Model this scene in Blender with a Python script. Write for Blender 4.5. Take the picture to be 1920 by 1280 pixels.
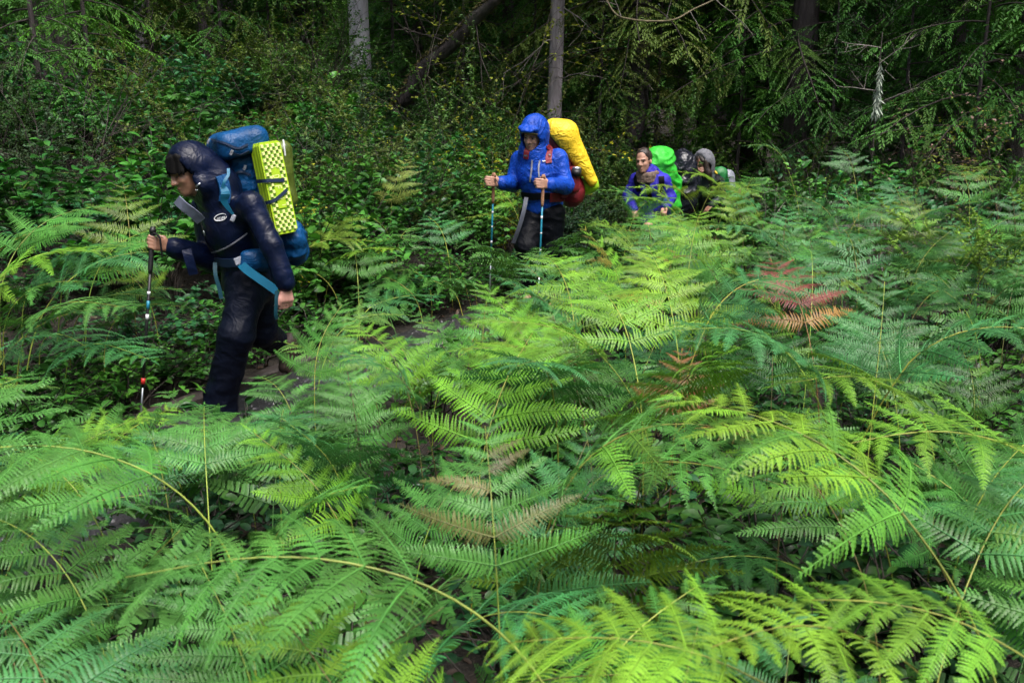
import bpy, math, time
import numpy as np
from mathutils import Vector, Matrix, Quaternion
from mathutils.bvhtree import BVHTree

T0 = time.time()
for _o in list(bpy.data.objects):
    bpy.data.objects.remove(_o)
scene = bpy.context.scene
C = scene.collection
R = math.radians
rng = np.random.default_rng(7)

# ------------------------------------------------------------------ camera, sky, sun, exposure
CAM_H, FPX = 1.78, 1867.0            # lens: 35 mm on 36 mm, 1920 px wide
PITCH = math.atan((640 - 203) / FPX)
cam_d = bpy.data.cameras.new('camera')
cam_d.lens = 35.0; cam_d.sensor_width = 36.0
cam_d.clip_start = 0.05; cam_d.clip_end = 600
cam_d.dof.use_dof = True; cam_d.dof.focus_distance = 7.0; cam_d.dof.aperture_fstop = 7.5
cam = bpy.data.objects.new('camera', cam_d); C.objects.link(cam)
cam.location = (0, 0, CAM_H); cam.rotation_euler = (math.pi / 2 - PITCH, 0, 0)
scene.camera = cam

world = bpy.data.worlds.new('World'); scene.world = world; world.use_nodes = True
wn, wl = world.node_tree.nodes, world.node_tree.links
bg = wn['Background']; bg.inputs['Strength'].default_value = 0.07
sky = wn.new('ShaderNodeTexSky'); sky.sky_type = 'NISHITA'; sky.sun_disc = False
SUN_EL, SUN_AZ = R(66), R(150)       # azimuth clockwise from +Y (camera looks along +Y)
sky.sun_elevation = SUN_EL; sky.sun_rotation = SUN_AZ
sky.air_density = 1.0; sky.dust_density = 6.0; sky.ozone_density = 0.6
wl.new(sky.outputs['Color'], bg.inputs['Color'])
sd = bpy.data.lights.new('sun', 'SUN'); sd.energy = 1.5; sd.angle = R(42); sd.color = (1.0, 0.995, 0.99)
sun = bpy.data.objects.new('sun', sd); C.objects.link(sun)
_sv = Vector((math.sin(SUN_AZ) * math.cos(SUN_EL), math.cos(SUN_AZ) * math.cos(SUN_EL), math.sin(SUN_EL)))
sun.rotation_euler = _sv.to_track_quat('Z', 'Y').to_euler(); sun.location = _sv * 40

vs = scene.view_settings
vs.view_transform = 'Standard'; vs.look = 'None'; vs.exposure = 1.7; vs.gamma = 1.0; vs.use_curve_mapping = False
scene.render.engine = 'CYCLES'
cy = scene.cycles
cy.max_bounces = 4; cy.diffuse_bounces = 1; cy.glossy_bounces = 1; cy.transmission_bounces = 2
cy.transparent_max_bounces = 4; cy.use_denoising = True; cy.use_adaptive_sampling = True; cy.adaptive_threshold = 0.03
cy.caustics_reflective = False; cy.caustics_refractive = False

# ------------------------------------------------------------------ helpers
_F = Vector((0, math.cos(PITCH), -math.sin(PITCH))); _U = Vector((0, math.sin(PITCH), math.cos(PITCH)))
CAMP = Vector((0, 0, CAM_H))
def ray(u, v):
    return (Vector((1, 0, 0)) * ((u - 960) / FPX) + _U * ((640 - v) / FPX) + _F)
def at(u, v, Y):
    """world point at depth Y that stands at photo pixel u, v"""
    d = ray(u, v); return CAMP + d * (Y / d.y)
def A(u, v, Y):
    return np.array(at(u, v, Y))
def project(p):
    q = Vector(p) - CAMP; zc = q.dot(_F)
    return 960 + FPX * q.x / zc, 640 - FPX * q.dot(_U) / zc, zc

def hash3(ix, iy, iz, s=0):
    h = (ix.astype(np.int64) * 374761393 + iy.astype(np.int64) * 668265263 + iz.astype(np.int64) * 2147483629 + s * 974711) & 0xffffffff
    h = ((h ^ (h >> 13)) * 1274126177) & 0xffffffff
    h = (h ^ (h >> 16)) & 0xffffff
    return h / float(0xffffff)
def vnoise(p, s=0):
    """value noise in -1..1 at points n x 3"""
    p = np.asarray(p, float); i = np.floor(p).astype(np.int64); f = p - i; f = f * f * (3 - 2 * f)
    r = 0
    for dx in (0, 1):
        wx = f[:, 0] if dx else 1 - f[:, 0]
        for dy in (0, 1):
            wy = f[:, 1] if dy else 1 - f[:, 1]
            for dz in (0, 1):
                wz = f[:, 2] if dz else 1 - f[:, 2]
                r = r + wx * wy * wz * hash3(i[:, 0] + dx, i[:, 1] + dy, i[:, 2] + dz, s)
    return r * 2 - 1
def fbm(p, s=0, o=3):
    p = np.asarray(p, float); r = 0; a = 1.0
    for k in range(o):
        r = r + a * vnoise(p * (2 ** k), s + k * 17); a *= 0.5
    return r

class MB:
    """collects vertices, quads and triangles of ONE mesh"""
    def __init__(self): self.V = []; self.Q = []; self.T = []; self.qm = []; self.tm = []; self.n = 0
    def add(self, V, Q=None, T=None, m=0):
        V = np.asarray(V, float).reshape(-1, 3)
        if Q is not None and len(Q):
            Q = np.asarray(Q, np.int64).reshape(-1, 4); self.Q.append(Q + self.n); self.qm.append(np.full(len(Q), m))
        if T is not None and len(T):
            T = np.asarray(T, np.int64).reshape(-1, 3); self.T.append(T + self.n); self.tm.append(np.full(len(T), m))
        self.V.append(V); self.n += len(V)
    def arrays(self):
        V = np.concatenate(self.V) if self.V else np.zeros((0, 3))
        Q = np.concatenate(self.Q) if self.Q else np.zeros((0, 4), np.int64)
        T = np.concatenate(self.T) if self.T else np.zeros((0, 3), np.int64)
        qm = np.concatenate(self.qm) if self.qm else np.zeros(0, int); tm = np.concatenate(self.tm) if self.tm else np.zeros(0, int)
        return V, Q, T, qm, tm
    def merge(self, arr, M=None, m_off=0):
        V, Q, T, qm, tm = arr
        if M is not None: V = V @ M[:3, :3].T + M[:3, 3]
        self.V.append(V)
        if len(Q): self.Q.append(Q + self.n); self.qm.append(qm)
        if len(T): self.T.append(T + self.n); self.tm.append(tm)
        self.n += len(V)
    def mesh(self, name, mats, smooth=True):
        V, Q, T, qm, tm = self.arrays()
        me = bpy.data.meshes.new(name)
        me.vertices.add(len(V)); me.vertices.foreach_set('co', V.astype(np.float32).ravel())
        nl = Q.size + T.size
        me.loops.add(nl); me.loops.foreach_set('vertex_index', np.concatenate([Q.ravel(), T.ravel()]).astype(np.int32))
        npoly = len(Q) + len(T); me.polygons.add(npoly)
        ls = np.concatenate([np.arange(len(Q)) * 4, Q.size + np.arange(len(T)) * 3]).astype(np.int32)
        me.polygons.foreach_set('loop_start', ls)
        me.polygons.foreach_set('material_index', np.concatenate([qm, tm]).astype(np.int32))
        me.polygons.foreach_set('use_smooth', np.full(npoly, smooth))
        for m in (mats if isinstance(mats, (list, tuple)) else [mats]): me.materials.append(m)
        me.update(calc_edges=True); me.validate()
        return me

def link(name, me, parent=None, color=None, kind=None):
    o = bpy.data.objects.new(name, me); C.objects.link(o)
    if parent is not None: o.parent = parent
    if color is not None: o.color = (color[0], color[1], color[2], 1)
    if kind: o['kind'] = kind
    return o
def empty(name, loc, label, cat, group=None, rz=0.0):
    o = bpy.data.objects.new(name, None); C.objects.link(o); o.location = loc; o.rotation_euler = (0, 0, rz)
    o.empty_display_size = 0.1
    return tag(o, label, cat, group)
def tag(o, label, cat, group=None):
    o['label'] = label; o['category'] = cat
    if group: o['group'] = group
    return o
def part(name, me, root, **k):
    """a part whose mesh is in world coordinates, hung under root without moving"""
    o = link(name, me, root, **k); o.matrix_parent_inverse = Matrix.Translation(-root.location); return o
def subpart(name, me, par, **k):
    return link(name, me, par, **k)      # the part's own matrix is the identity

def tube(mb, pts, rad, sides=6, m=0, cap=True, seed=None, rough=0.0):
    P = np.asarray(pts, float); n = len(P); rad = np.broadcast_to(np.asarray(rad, float), (n,))
    T = np.gradient(P, axis=0); T /= np.linalg.norm(T, axis=1)[:, None] + 1e-9
    ref = np.array([0, 0, 1.0]) if abs(T[0, 2]) < 0.8 else np.array([1.0, 0, 0])
    u = np.cross(T, ref); u /= np.linalg.norm(u, axis=1)[:, None] + 1e-9
    w = np.cross(T, u)
    a = np.arange(sides) * 2 * math.pi / sides
    rr = rad[:, None] * np.ones(sides)[None]
    if rough: rr = rr * (1 + rough * vnoise(np.stack([np.repeat(np.arange(n), sides) * 0.7, np.tile(np.arange(sides), n) * 0.9, np.full(n * sides, seed or 0.3)], 1)).reshape(n, sides))
    V = P[:, None] + rr[:, :, None] * (np.cos(a)[None, :, None] * u[:, None] + np.sin(a)[None, :, None] * w[:, None])
    i = np.arange(n - 1)[:, None] * sides; k = np.arange(sides)[None]; k2 = (k + 1) % sides
    Q = np.stack([i + k, i + k2, i + sides + k2, i + sides + k], -1).reshape(-1, 4)
    V = V.reshape(-1, 3); Tt = []
    if cap:
        V = np.concatenate([V, P[:1], P[-1:]]); c0, c1 = n * sides, n * sides + 1
        for j in range(sides):
            Tt.append((c0, (j + 1) % sides, j)); Tt.append((c1, (n - 1) * sides + j, (n - 1) * sides + (j + 1) % sides))
    mb.add(V, Q, Tt, m)
def spline(pts, n=24):
    """Catmull-Rom through the points"""
    P = np.asarray(pts, float); P = np.concatenate([2 * P[:1] - P[1:2], P, 2 * P[-1:] - P[-2:-1]])
    out = []; m = len(P) - 3
    for t in np.linspace(0, m - 1e-6, n):
        i = int(t); f = t - i; a, b, c, d = P[i:i + 4]
        out.append(0.5 * (2 * b + (c - a) * f + (2 * a - 5 * b + 4 * c - d) * f * f + (3 * b - a - 3 * c + d) * f ** 3))
    return np.array(out)
def ribbon(mb, pts, width, side, thick=0.003, m=0):
    """a strap: box section swept along pts, width along side"""
    P = np.asarray(pts, float); n = len(P)
    S = np.broadcast_to(np.asarray(side, float), P.shape).copy()
    T = np.gradient(P, axis=0); T /= np.linalg.norm(T, axis=1)[:, None] + 1e-9
    S -= T * (S * T).sum(1)[:, None]; S /= np.linalg.norm(S, axis=1)[:, None] + 1e-9
    N = np.cross(T, S); w = np.broadcast_to(np.asarray(width, float), (n,))[:, None] * 0.5; h = thick * 0.5
    V = np.stack([P - S * w - N * h, P + S * w - N * h, P + S * w + N * h, P - S * w + N * h], 1).reshape(-1, 3)
    i = np.arange(n - 1)[:, None] * 4; k = np.arange(4)[None]; k2 = (k + 1) % 4
    Q = np.stack([i + k, i + k2, i + 4 + k2, i + 4 + k], -1).reshape(-1, 4)
    e = (n - 1) * 4; Q = np.concatenate([Q, [[3, 2, 1, 0], [e, e + 1, e + 2, e + 3]]])
    mb.add(V, Q, None, m)
def box(mb, c, ax, half, m=0, bev=0.0):
    """oriented box, optionally with chamfered edges; ax = 3 unit vectors as rows"""
    ax = np.asarray(ax, float); c = np.asarray(c, float); h = np.asarray(half, float)
    V = []; b = bev
    if b <= 0:
        for sx in (-1, 1):
            for sy in (-1, 1):
                for sz in (-1, 1): V.append(c + ax[0] * h[0] * sx + ax[1] * h[1] * sy + ax[2] * h[2] * sz)
        mb.add(V, [(0, 1, 3, 2), (4, 6, 7, 5), (0, 4, 5, 1), (2, 3, 7, 6), (0, 2, 6, 4), (1, 5, 7, 3)], None, m); return
    idx = {}
    for s in [(x, y, z) for x in (-1, 1) for y in (-1, 1) for z in (-1, 1)]:
        for k in range(3):
            hh = h - b; hh = hh.copy(); hh[k] = h[k]
            idx[s, k] = len(V); V.append(c + ax[0] * hh[0] * s[0] + ax[1] * hh[1] * s[1] + ax[2] * hh[2] * s[2])
    Q, T = [], []
    for k in range(3):
        a, b2 = [i for i in range(3) if i != k]
        for sg in (-1, 1):
            q = []
            for (p, r) in ((-1, -1), (1, -1), (1, 1), (-1, 1)):
                s = [0, 0, 0]; s[k] = sg; s[a] = p; s[b2] = r; q.append(idx[tuple(s), k])
            Q.append(q)
        for p in (-1, 1):
            for r in (-1, 1):
                s1 = [0, 0, 0]; s1[a] = p; s1[b2] = r; s2 = list(s1); s1[k] = -1; s2[k] = 1
                Q.append((idx[tuple(s1), a], idx[tuple(s2), a], idx[tuple(s2), b2], idx[tuple(s1), b2]))
    for s in [(x, y, z) for x in (-1, 1) for y in (-1, 1) for z in (-1, 1)]: T.append([idx[s, k] for k in range(3)])
    mb.add(V, Q, T, m)

# ------------------------------------------------------------------ implicit surfaces for bodies and cloth
class Field:
    """a smooth union of solids sampled on a grid and meshed with surface nets"""
    def __init__(self, lo, hi, h):
        self.lo = np.asarray(lo, float); self.h = h
        self.n = np.ceil((np.asarray(hi, float) - self.lo) / h).astype(int) + 1
        self.F = np.full(self.n, 1.0, np.float32)
    def _sub(self, lo, hi):
        a = np.clip(np.floor((np.asarray(lo) - self.lo) / self.h).astype(int), 0, self.n - 1)
        b = np.clip(np.ceil((np.asarray(hi) - self.lo) / self.h).astype(int) + 1, 1, self.n)
        sl = tuple(slice(a[i], b[i]) for i in range(3))
        g = [((np.arange(a[i], b[i])) * self.h + self.lo[i]).astype(np.float32) for i in range(3)]
        return sl, np.stack(np.meshgrid(*g, indexing='ij'), -1)
    def _put(self, sl, d, k, op):
        f = self.F[sl]
        if op == 'add':
            hh = np.clip(0.5 + 0.5 * (f - d) / k, 0, 1); r = f * (1 - hh) + d * hh - k * hh * (1 - hh)
        elif op == 'cut':
            hh = np.clip(0.5 - 0.5 * (f + d) / k, 0, 1); r = f * (1 - hh) - d * hh + k * hh * (1 - hh)
        self.F[sl] = r
    def cone(self, a, b, ra, rb, k=0.02, op='add', flat=None):
        a = np.asarray(a, float); b = np.asarray(b, float); m = max(ra, rb) + 3 * k + 2 * self.h
        sl, P = self._sub(np.minimum(a, b) - m, np.maximum(a, b) + m)
        if P.size == 0: return self
        ab = (b - a); t = np.clip(((P - a) @ ab) / (ab @ ab + 1e-12), 0, 1)
        q = P - (a + t[..., None] * ab)
        if flat is not None:          # flat = (axis, factor): thinner along axis
            ax = np.asarray(flat[0], float); ax = ax / np.linalg.norm(ax); c = q @ ax
            q = q + (c * (1 / flat[1] - 1))[..., None] * ax
        d = np.sqrt((q * q).sum(-1)) - (ra + (rb - ra) * t)
        if flat is not None: d = d * min(1, flat[1] ** 0.5)
        self._put(sl, d.astype(np.float32), k, op); return self
    def ell(self, c, r, ax=None, k=0.02, op='add'):
        c = np.asarray(c, float); r = np.asarray(r, float); m = r.max() + 3 * k + 2 * self.h
        sl, P = self._sub(c - m, c + m)
        if P.size == 0: return self
        q = P - c
        if ax is not None: q = q @ np.asarray(ax, float).T
        k0 = np.sqrt(((q / r) ** 2).sum(-1)); k1 = np.sqrt(((q / (r * r)) ** 2).sum(-1))
        self._put(sl, (k0 * (k0 - 1) / (k1 + 1e-6)).astype(np.float32), k, op); return self
    def rbox(self, c, ax, half, rad, k=0.02, op='add'):
        c = np.asarray(c, float); half = np.asarray(half, float); m = np.linalg.norm(half) + rad + 3 * k
        sl, P = self._sub(c - m, c + m)
        if P.size == 0: return self
        q = np.abs((P - c) @ np.asarray(ax, float).T) - (half - rad)
        d = np.sqrt((np.maximum(q, 0) ** 2).sum(-1)) + np.minimum(q.max(-1), 0) - rad
        self._put(sl, d.astype(np.float32), k, op); return self
    def plane_cut(self, p, nrm, lo=None, hi=None, k=0.006):
        """remove what lies on the side that nrm points to"""
        hi_all = self.lo + self.h * (self.n - 1)
        sl, P = self._sub(self.lo if lo is None else lo, hi_all if hi is None else hi)
        nrm = np.asarray(nrm, float); nrm = nrm / np.linalg.norm(nrm)
        d = -((P - np.asarray(p, float)) @ nrm); self._put(sl, d.astype(np.float32), k, 'cut'); return self
    def net(self):
        F = self.F; h = self.h; ins = F < 0; nx, ny, nz = F.shape
        cs = np.zeros((nx - 1, ny - 1, nz - 1), np.int8)
        cor = [(i, j, k) for i in (0, 1) for j in (0, 1) for k in (0, 1)]
        for i, j, k in cor: cs += ins[i:nx - 1 + i, j:ny - 1 + j, k:nz - 1 + k]
        act = np.argwhere((cs > 0) & (cs < 8))
        vid = np.full(cs.shape, -1, np.int64); vid[act[:, 0], act[:, 1], act[:, 2]] = np.arange(len(act))
        acc = np.zeros((len(act), 3)); cnt = np.zeros(len(act))
        for a in range(8):
            for b in range(a + 1, 8):
                ca, cb = np.array(cor[a]), np.array(cor[b])
                if np.abs(ca - cb).sum() != 1: continue
                pa, pb = act + ca, act + cb
                fa = F[pa[:, 0], pa[:, 1], pa[:, 2]]; fb = F[pb[:, 0], pb[:, 1], pb[:, 2]]
                x = (fa < 0) != (fb < 0); t = np.where(x, fa / np.where(x, fa - fb, 1), 0)
                acc += np.where(x[:, None], pa + t[:, None] * (cb - ca), 0); cnt += x
        V = acc / cnt[:, None] * h + self.lo
        Q = []
        for ax in range(3):
            s0 = [slice(None)] * 3; s1 = [slice(None)] * 3; s0[ax] = slice(0, -1); s1[ax] = slice(1, None)
            e = np.argwhere(ins[tuple(s0)] != ins[tuple(s1)])
            u, v = (ax + 1) % 3, (ax + 2) % 3
            e = e[(e[:, u] > 0) & (e[:, v] > 0) & (e[:, u] < F.shape[u] - 1) & (e[:, v] < F.shape[v] - 1)]
            fl = ins[tuple(s0)][e[:, 0], e[:, 1], e[:, 2]]
            q = []
            for du, dv in ((-1, -1), (0, -1), (0, 0), (-1, 0)):
                c = e.copy(); c[:, u] += du; c[:, v] += dv; q.append(vid[c[:, 0], c[:, 1], c[:, 2]])
            q = np.stack(q, 1); q = np.where(fl[:, None], q, q[:, ::-1]); Q.append(q)
        return V, np.concatenate(Q)
def vnormals(V, Q):
    n = np.cross(V[Q[:, 2]] - V[Q[:, 0]], V[Q[:, 3]] - V[Q[:, 1]]); N = np.zeros_like(V)
    for k in range(4): np.add.at(N, Q[:, k], n)
    return N / (np.linalg.norm(N, axis=1)[:, None] + 1e-12)
def relax(V, Q, it=1, f=0.5):
    for _ in range(it):
        S = np.zeros_like(V); c = np.zeros(len(V))
        for k in range(4):
            np.add.at(S, Q[:, k], V[Q[:, (k + 1) % 4]] + V[Q[:, (k + 3) % 4]]); np.add.at(c, Q[:, k], 2)
        V = V * (1 - f) + f * S / np.maximum(c, 1)[:, None]
    return V
def solid(fld, name, mats, wr=None, seed=0, it=1, matfn=None):
    """mesh of a Field; wr = list of (amplitude, scale xyz, ridged) folds pushed along the normals"""
    V, Q = fld.net(); V = relax(V, Q, it)
    if wr:
        N = vnormals(V, Q); d = np.zeros(len(V))
        for j, (a, sc, rid) in enumerate(wr):
            w = vnoise(V * np.array(sc) + fbm(V * 4, seed + 5, 2)[:, None] * 0.8, seed + j * 31)
            d += a * ((1 - np.abs(w) * 2.2).clip(-1, 1) if rid else w)
        V = V + N * d[:, None]; V = relax(V, Q, 1, 0.3)
    mb = MB(); mb.add(V, Q, None, 0)
    if matfn is not None:
        cen = V[Q].mean(1); mb.qm[0] = matfn(cen)
    return mb.mesh(name, mats)
def unit(v):
    v = np.asarray(v, float); return v / np.linalg.norm(v)

# ------------------------------------------------------------------ materials
def new_mat(name):
    m = bpy.data.materials.new(name); m.use_nodes = True
    nt = m.node_tree; b = nt.nodes['Principled BSDF']
    return m, nt, b
def nd(nt, t, **kw):
    n = nt.nodes.new(t)
    for k, v in kw.items(): setattr(n, k, v)
    return n
def noise_node(nt, scale, detail=3, rough=0.6, coord='Object', vec=None, stretch=None):
    n = nd(nt, 'ShaderNodeTexNoise'); n.inputs['Scale'].default_value = scale; n.inputs['Detail'].default_value = detail
    n.inputs['Roughness'].default_value = rough
    if vec is None:
        tc = nd(nt, 'ShaderNodeTexCoord'); vec = tc.outputs[coord]
    if stretch:
        mp = nd(nt, 'ShaderNodeMapping'); mp.inputs['Scale'].default_value = stretch; nt.links.new(vec, mp.inputs['Vector']); vec = mp.outputs['Vector']
    nt.links.new(vec, n.inputs['Vector']); return n
def ramp(nt, src, stops):
    r = nd(nt, 'ShaderNodeValToRGB'); e = r.color_ramp.elements
    while len(e) < len(stops): e.new(0.5)
    for i, (p, c) in enumerate(stops):
        e[i].position = p; e[i].color = (c[0], c[1], c[2], 1)
    nt.links.new(src, r.inputs['Fac']); return r
def leaf_material(name, rough=0.42, trans=0.35, spec=0.5, nscale=6.0, world_noise=False, dark=0.65, light=1.3, alt=None, altamt=0.0):
    """foliage: colour of the object, broken up by noise, part of the light passing through"""
    m, nt, b = new_mat(name); L = nt.links
    oi = nd(nt, 'ShaderNodeObjectInfo')
    geo = nd(nt, 'ShaderNodeNewGeometry')
    n = noise_node(nt, nscale, 1.5, 0.65, vec=geo.outputs['Position'])
    mr = nd(nt, 'ShaderNodeMapRange'); mr.inputs[1].default_value = 0.3; mr.inputs[2].default_value = 0.7
    mr.inputs[3].default_value = dark; mr.inputs[4].default_value = light; L.new(n.outputs['Fac'], mr.inputs[0])
    mul = nd(nt, 'ShaderNodeVectorMath', operation='SCALE'); L.new(oi.outputs['Color'], mul.inputs[0]); L.new(mr.outputs[0], mul.inputs['Scale'])
    col = mul.outputs[0]
    if alt is not None:
        n2 = noise_node(nt, nscale * 0.45, 1.5, 0.7, vec=geo.outputs['Position'])
        r2 = ramp(nt, n2.outputs['Fac'], [(0.52, (0, 0, 0)), (0.68, (altamt,) * 3)])
        mx = nd(nt, 'ShaderNodeMix', data_type='RGBA'); L.new(r2.outputs['Color'], mx.inputs[0]); L.new(col, mx.inputs[6]); mx.inputs[7].default_value = (*alt, 1); col = mx.outputs[2]
    L.new(col, b.inputs['Base Color'])
    b.inputs['Roughness'].default_value = rough; b.inputs['Specular IOR Level'].default_value = spec
    tr = nd(nt, 'ShaderNodeBsdfTranslucent')
    tint = nd(nt, 'ShaderNodeVectorMath', operation='MULTIPLY'); L.new(col, tint.inputs[0]); tint.inputs[1].default_value = (1.1, 1.15, 0.6); L.new(tint.outputs[0], tr.inputs['Color'])
    ms = nd(nt, 'ShaderNodeMixShader'); ms.inputs[0].default_value = trans
    L.new(b.outputs[0], ms.inputs[1]); L.new(tr.outputs[0], ms.inputs[2])
    L.new(ms.outputs[0], nt.nodes['Material Output'].inputs['Surface'])
    return m
def mottled(name, c1, c2, scale=8, rough=0.6, bump=0.0, bscale=30, stretch=None, spec=0.5, metal=0.0, coat=0.0, bdist=0.01, detail=4):
    m, nt, b = new_mat(name); L = nt.links
    n = noise_node(nt, scale, detail, 0.6, stretch=stretch); r = ramp(nt, n.outputs['Fac'], [(0.3, c1), (0.7, c2)])
    L.new(r.outputs['Color'], b.inputs['Base Color'])
    b.inputs['Roughness'].default_value = rough; b.inputs['Specular IOR Level'].default_value = spec; b.inputs['Metallic'].default_value = metal
    if coat: b.inputs['Coat Weight'].default_value = coat; b.inputs['Coat Roughness'].default_value = 0.25
    if bump:
        n2 = noise_node(nt, bscale, 4, 0.65, stretch=stretch)
        bp = nd(nt, 'ShaderNodeBump'); bp.inputs['Strength'].default_value = bump; bp.inputs['Distance'].default_value = bdist
        L.new(n2.outputs['Fac'], bp.inputs['Height']); L.new(bp.outputs[0], b.inputs['Normal'])
    return m
def nylon(name, c, rough=0.38, var=0.35, bump=0.5, spec=0.5, bscale=22):
    """wet rain-wear cloth: one colour with wet, darker patches and crinkles"""
    m, nt, b = new_mat(name); L = nt.links
    n = noise_node(nt, 7, 4, 0.65)
    lo = tuple(x * (1 - var) for x in c)
    r = ramp(nt, n.outputs['Fac'], [(0.35, lo), (0.65, c)]); L.new(r.outputs['Color'], b.inputs['Base Color'])
    n1 = noise_node(nt, 11, 3, 0.6); mr = nd(nt, 'ShaderNodeMapRange'); mr.inputs[3].default_value = rough * 0.7; mr.inputs[4].default_value = rough * 1.4
    L.new(n1.outputs['Fac'], mr.inputs[0]); L.new(mr.outputs[0], b.inputs['Roughness'])
    b.inputs['Specular IOR Level'].default_value = spec
    hs = []
    for sc, dist in ((bscale * 0.3, 1.6), (bscale * 0.8, 1.0)):                # thin crease lines at two sizes
        n2 = noise_node(nt, sc, 2, 0.55); n2.inputs['Distortion'].default_value = dist
        sb = nd(nt, 'ShaderNodeMath', operation='SUBTRACT'); L.new(n2.outputs['Fac'], sb.inputs[0]); sb.inputs[1].default_value = 0.5
        ab = nd(nt, 'ShaderNodeMath', operation='ABSOLUTE'); L.new(sb.outputs[0], ab.inputs[0])
        mr2 = nd(nt, 'ShaderNodeMapRange'); mr2.inputs[1].default_value = 0.0; mr2.inputs[2].default_value = 0.11; mr2.inputs[3].default_value = 1.0; mr2.inputs[4].default_value = 0.0; L.new(ab.outputs[0], mr2.inputs[0]); hs.append(mr2)
    ad = nd(nt, 'ShaderNodeMath', operation='MULTIPLY_ADD'); L.new(hs[1].outputs[0], ad.inputs[0]); ad.inputs[1].default_value = 0.4; L.new(hs[0].outputs[0], ad.inputs[2])
    bp = nd(nt, 'ShaderNodeBump'); bp.inputs['Strength'].default_value = bump * 0.35; bp.inputs['Distance'].default_value = 0.012
    L.new(ad.outputs[0], bp.inputs['Height']); L.new(bp.outputs[0], b.inputs['Normal'])
    return m
def plain(name, c, rough=0.5, metal=0.0, spec=0.5):
    m, nt, b = new_mat(name)
    n = noise_node(nt, 40, 2, 0.5); r = ramp(nt, n.outputs['Fac'], [(0.3, tuple(x * 0.85 for x in c)), (0.7, c)])
    nt.links.new(r.outputs['Color'], b.inputs['Base Color'])
    b.inputs['Roughness'].default_value = rough; b.inputs['Metallic'].default_value = metal; b.inputs['Specular IOR Level'].default_value = spec
    return m

M_fern = leaf_material('fern_leaf', 0.38, 0.24, 0.28, 7.0, dark=0.5, light=1.4, alt=(0.15, 0.15, 0.04), altamt=0.15)
M_stalk = leaf_material('fern_stalk', 0.45, 0.05, 0.4, 9.0)
M_salal = leaf_material('glossy_leaf', 0.36, 0.2, 0.3, 9.0, dark=0.45, light=1.6, alt=(0.1, 0.2, 0.02), altamt=0.2)
M_small = leaf_material('small_leaf', 0.5, 0.35, 0.2, 3.0, dark=0.5, light=1.5, alt=(0.14, 0.17, 0.03), altamt=0.12)
M_needle = leaf_material('conifer_needle', 0.55, 0.3, 0.15, 1.3, dark=0.5, light=1.7, alt=(0.11, 0.075, 0.02), altamt=0.4)
M_twig = mottled('twig_bark', (0.02, 0.015, 0.012), (0.055, 0.044, 0.038), 12, 0.8, 0.3, 60)
M_twig_pale = mottled('pale_twig', (0.13, 0.11, 0.1), (0.3, 0.27, 0.25), 9, 0.85)
def bark(name, c1, c2, c3, moss=0.5):
    m, nt, b = new_mat(name); L = nt.links
    n = noise_node(nt, 9, 5, 0.65, stretch=(1, 1, 0.16)); r = ramp(nt, n.outputs['Fac'], [(0.28, c1), (0.5, c2), (0.74, c3)])
    n2 = noise_node(nt, 2.2, 3, 0.6); r2 = ramp(nt, n2.outputs['Fac'], [(0.5, (0, 0, 0)), (0.75, (moss, moss, moss))])
    mx = nd(nt, 'ShaderNodeMix', data_type='RGBA'); L.new(r2.outputs['Color'], mx.inputs[0]); L.new(r.outputs['Color'], mx.inputs[6]); mx.inputs[7].default_value = (0.05, 0.065, 0.03, 1)
    L.new(mx.outputs[2], b.inputs['Base Color']); b.inputs['Roughness'].default_value = 0.8; b.inputs['Specular IOR Level'].default_value = 0.3
    n3 = noise_node(nt, 26, 5, 0.7, stretch=(1, 1, 0.14)); bp = nd(nt, 'ShaderNodeBump'); bp.inputs['Strength'].default_value = 0.9; bp.inputs['Distance'].default_value = 0.03
    L.new(n3.outputs['Fac'], bp.inputs['Height']); L.new(bp.outputs[0], b.inputs['Normal'])
    return m
M_bark_grey = bark('pale_grey_bark', (0.22, 0.21, 0.24), (0.5, 0.48, 0.54), (0.68, 0.65, 0.72), 0.12)
M_bark_mid = bark('grey_brown_bark', (0.09, 0.08, 0.085), (0.25, 0.22, 0.24), (0.42, 0.39, 0.42), 0.3)
M_bark_dark = bark('dark_bark', (0.02, 0.016, 0.017), (0.065, 0.052, 0.055), (0.15, 0.12, 0.13))
M_moss = mottled('moss', (0.03, 0.035, 0.01), (0.13, 0.11, 0.03), 14, 0.9, 0.8, 50, bdist=0.02)
M_lichen = mottled('pale_lichen', (0.25, 0.3, 0.24), (0.5, 0.58, 0.48), 20, 0.9)

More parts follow.
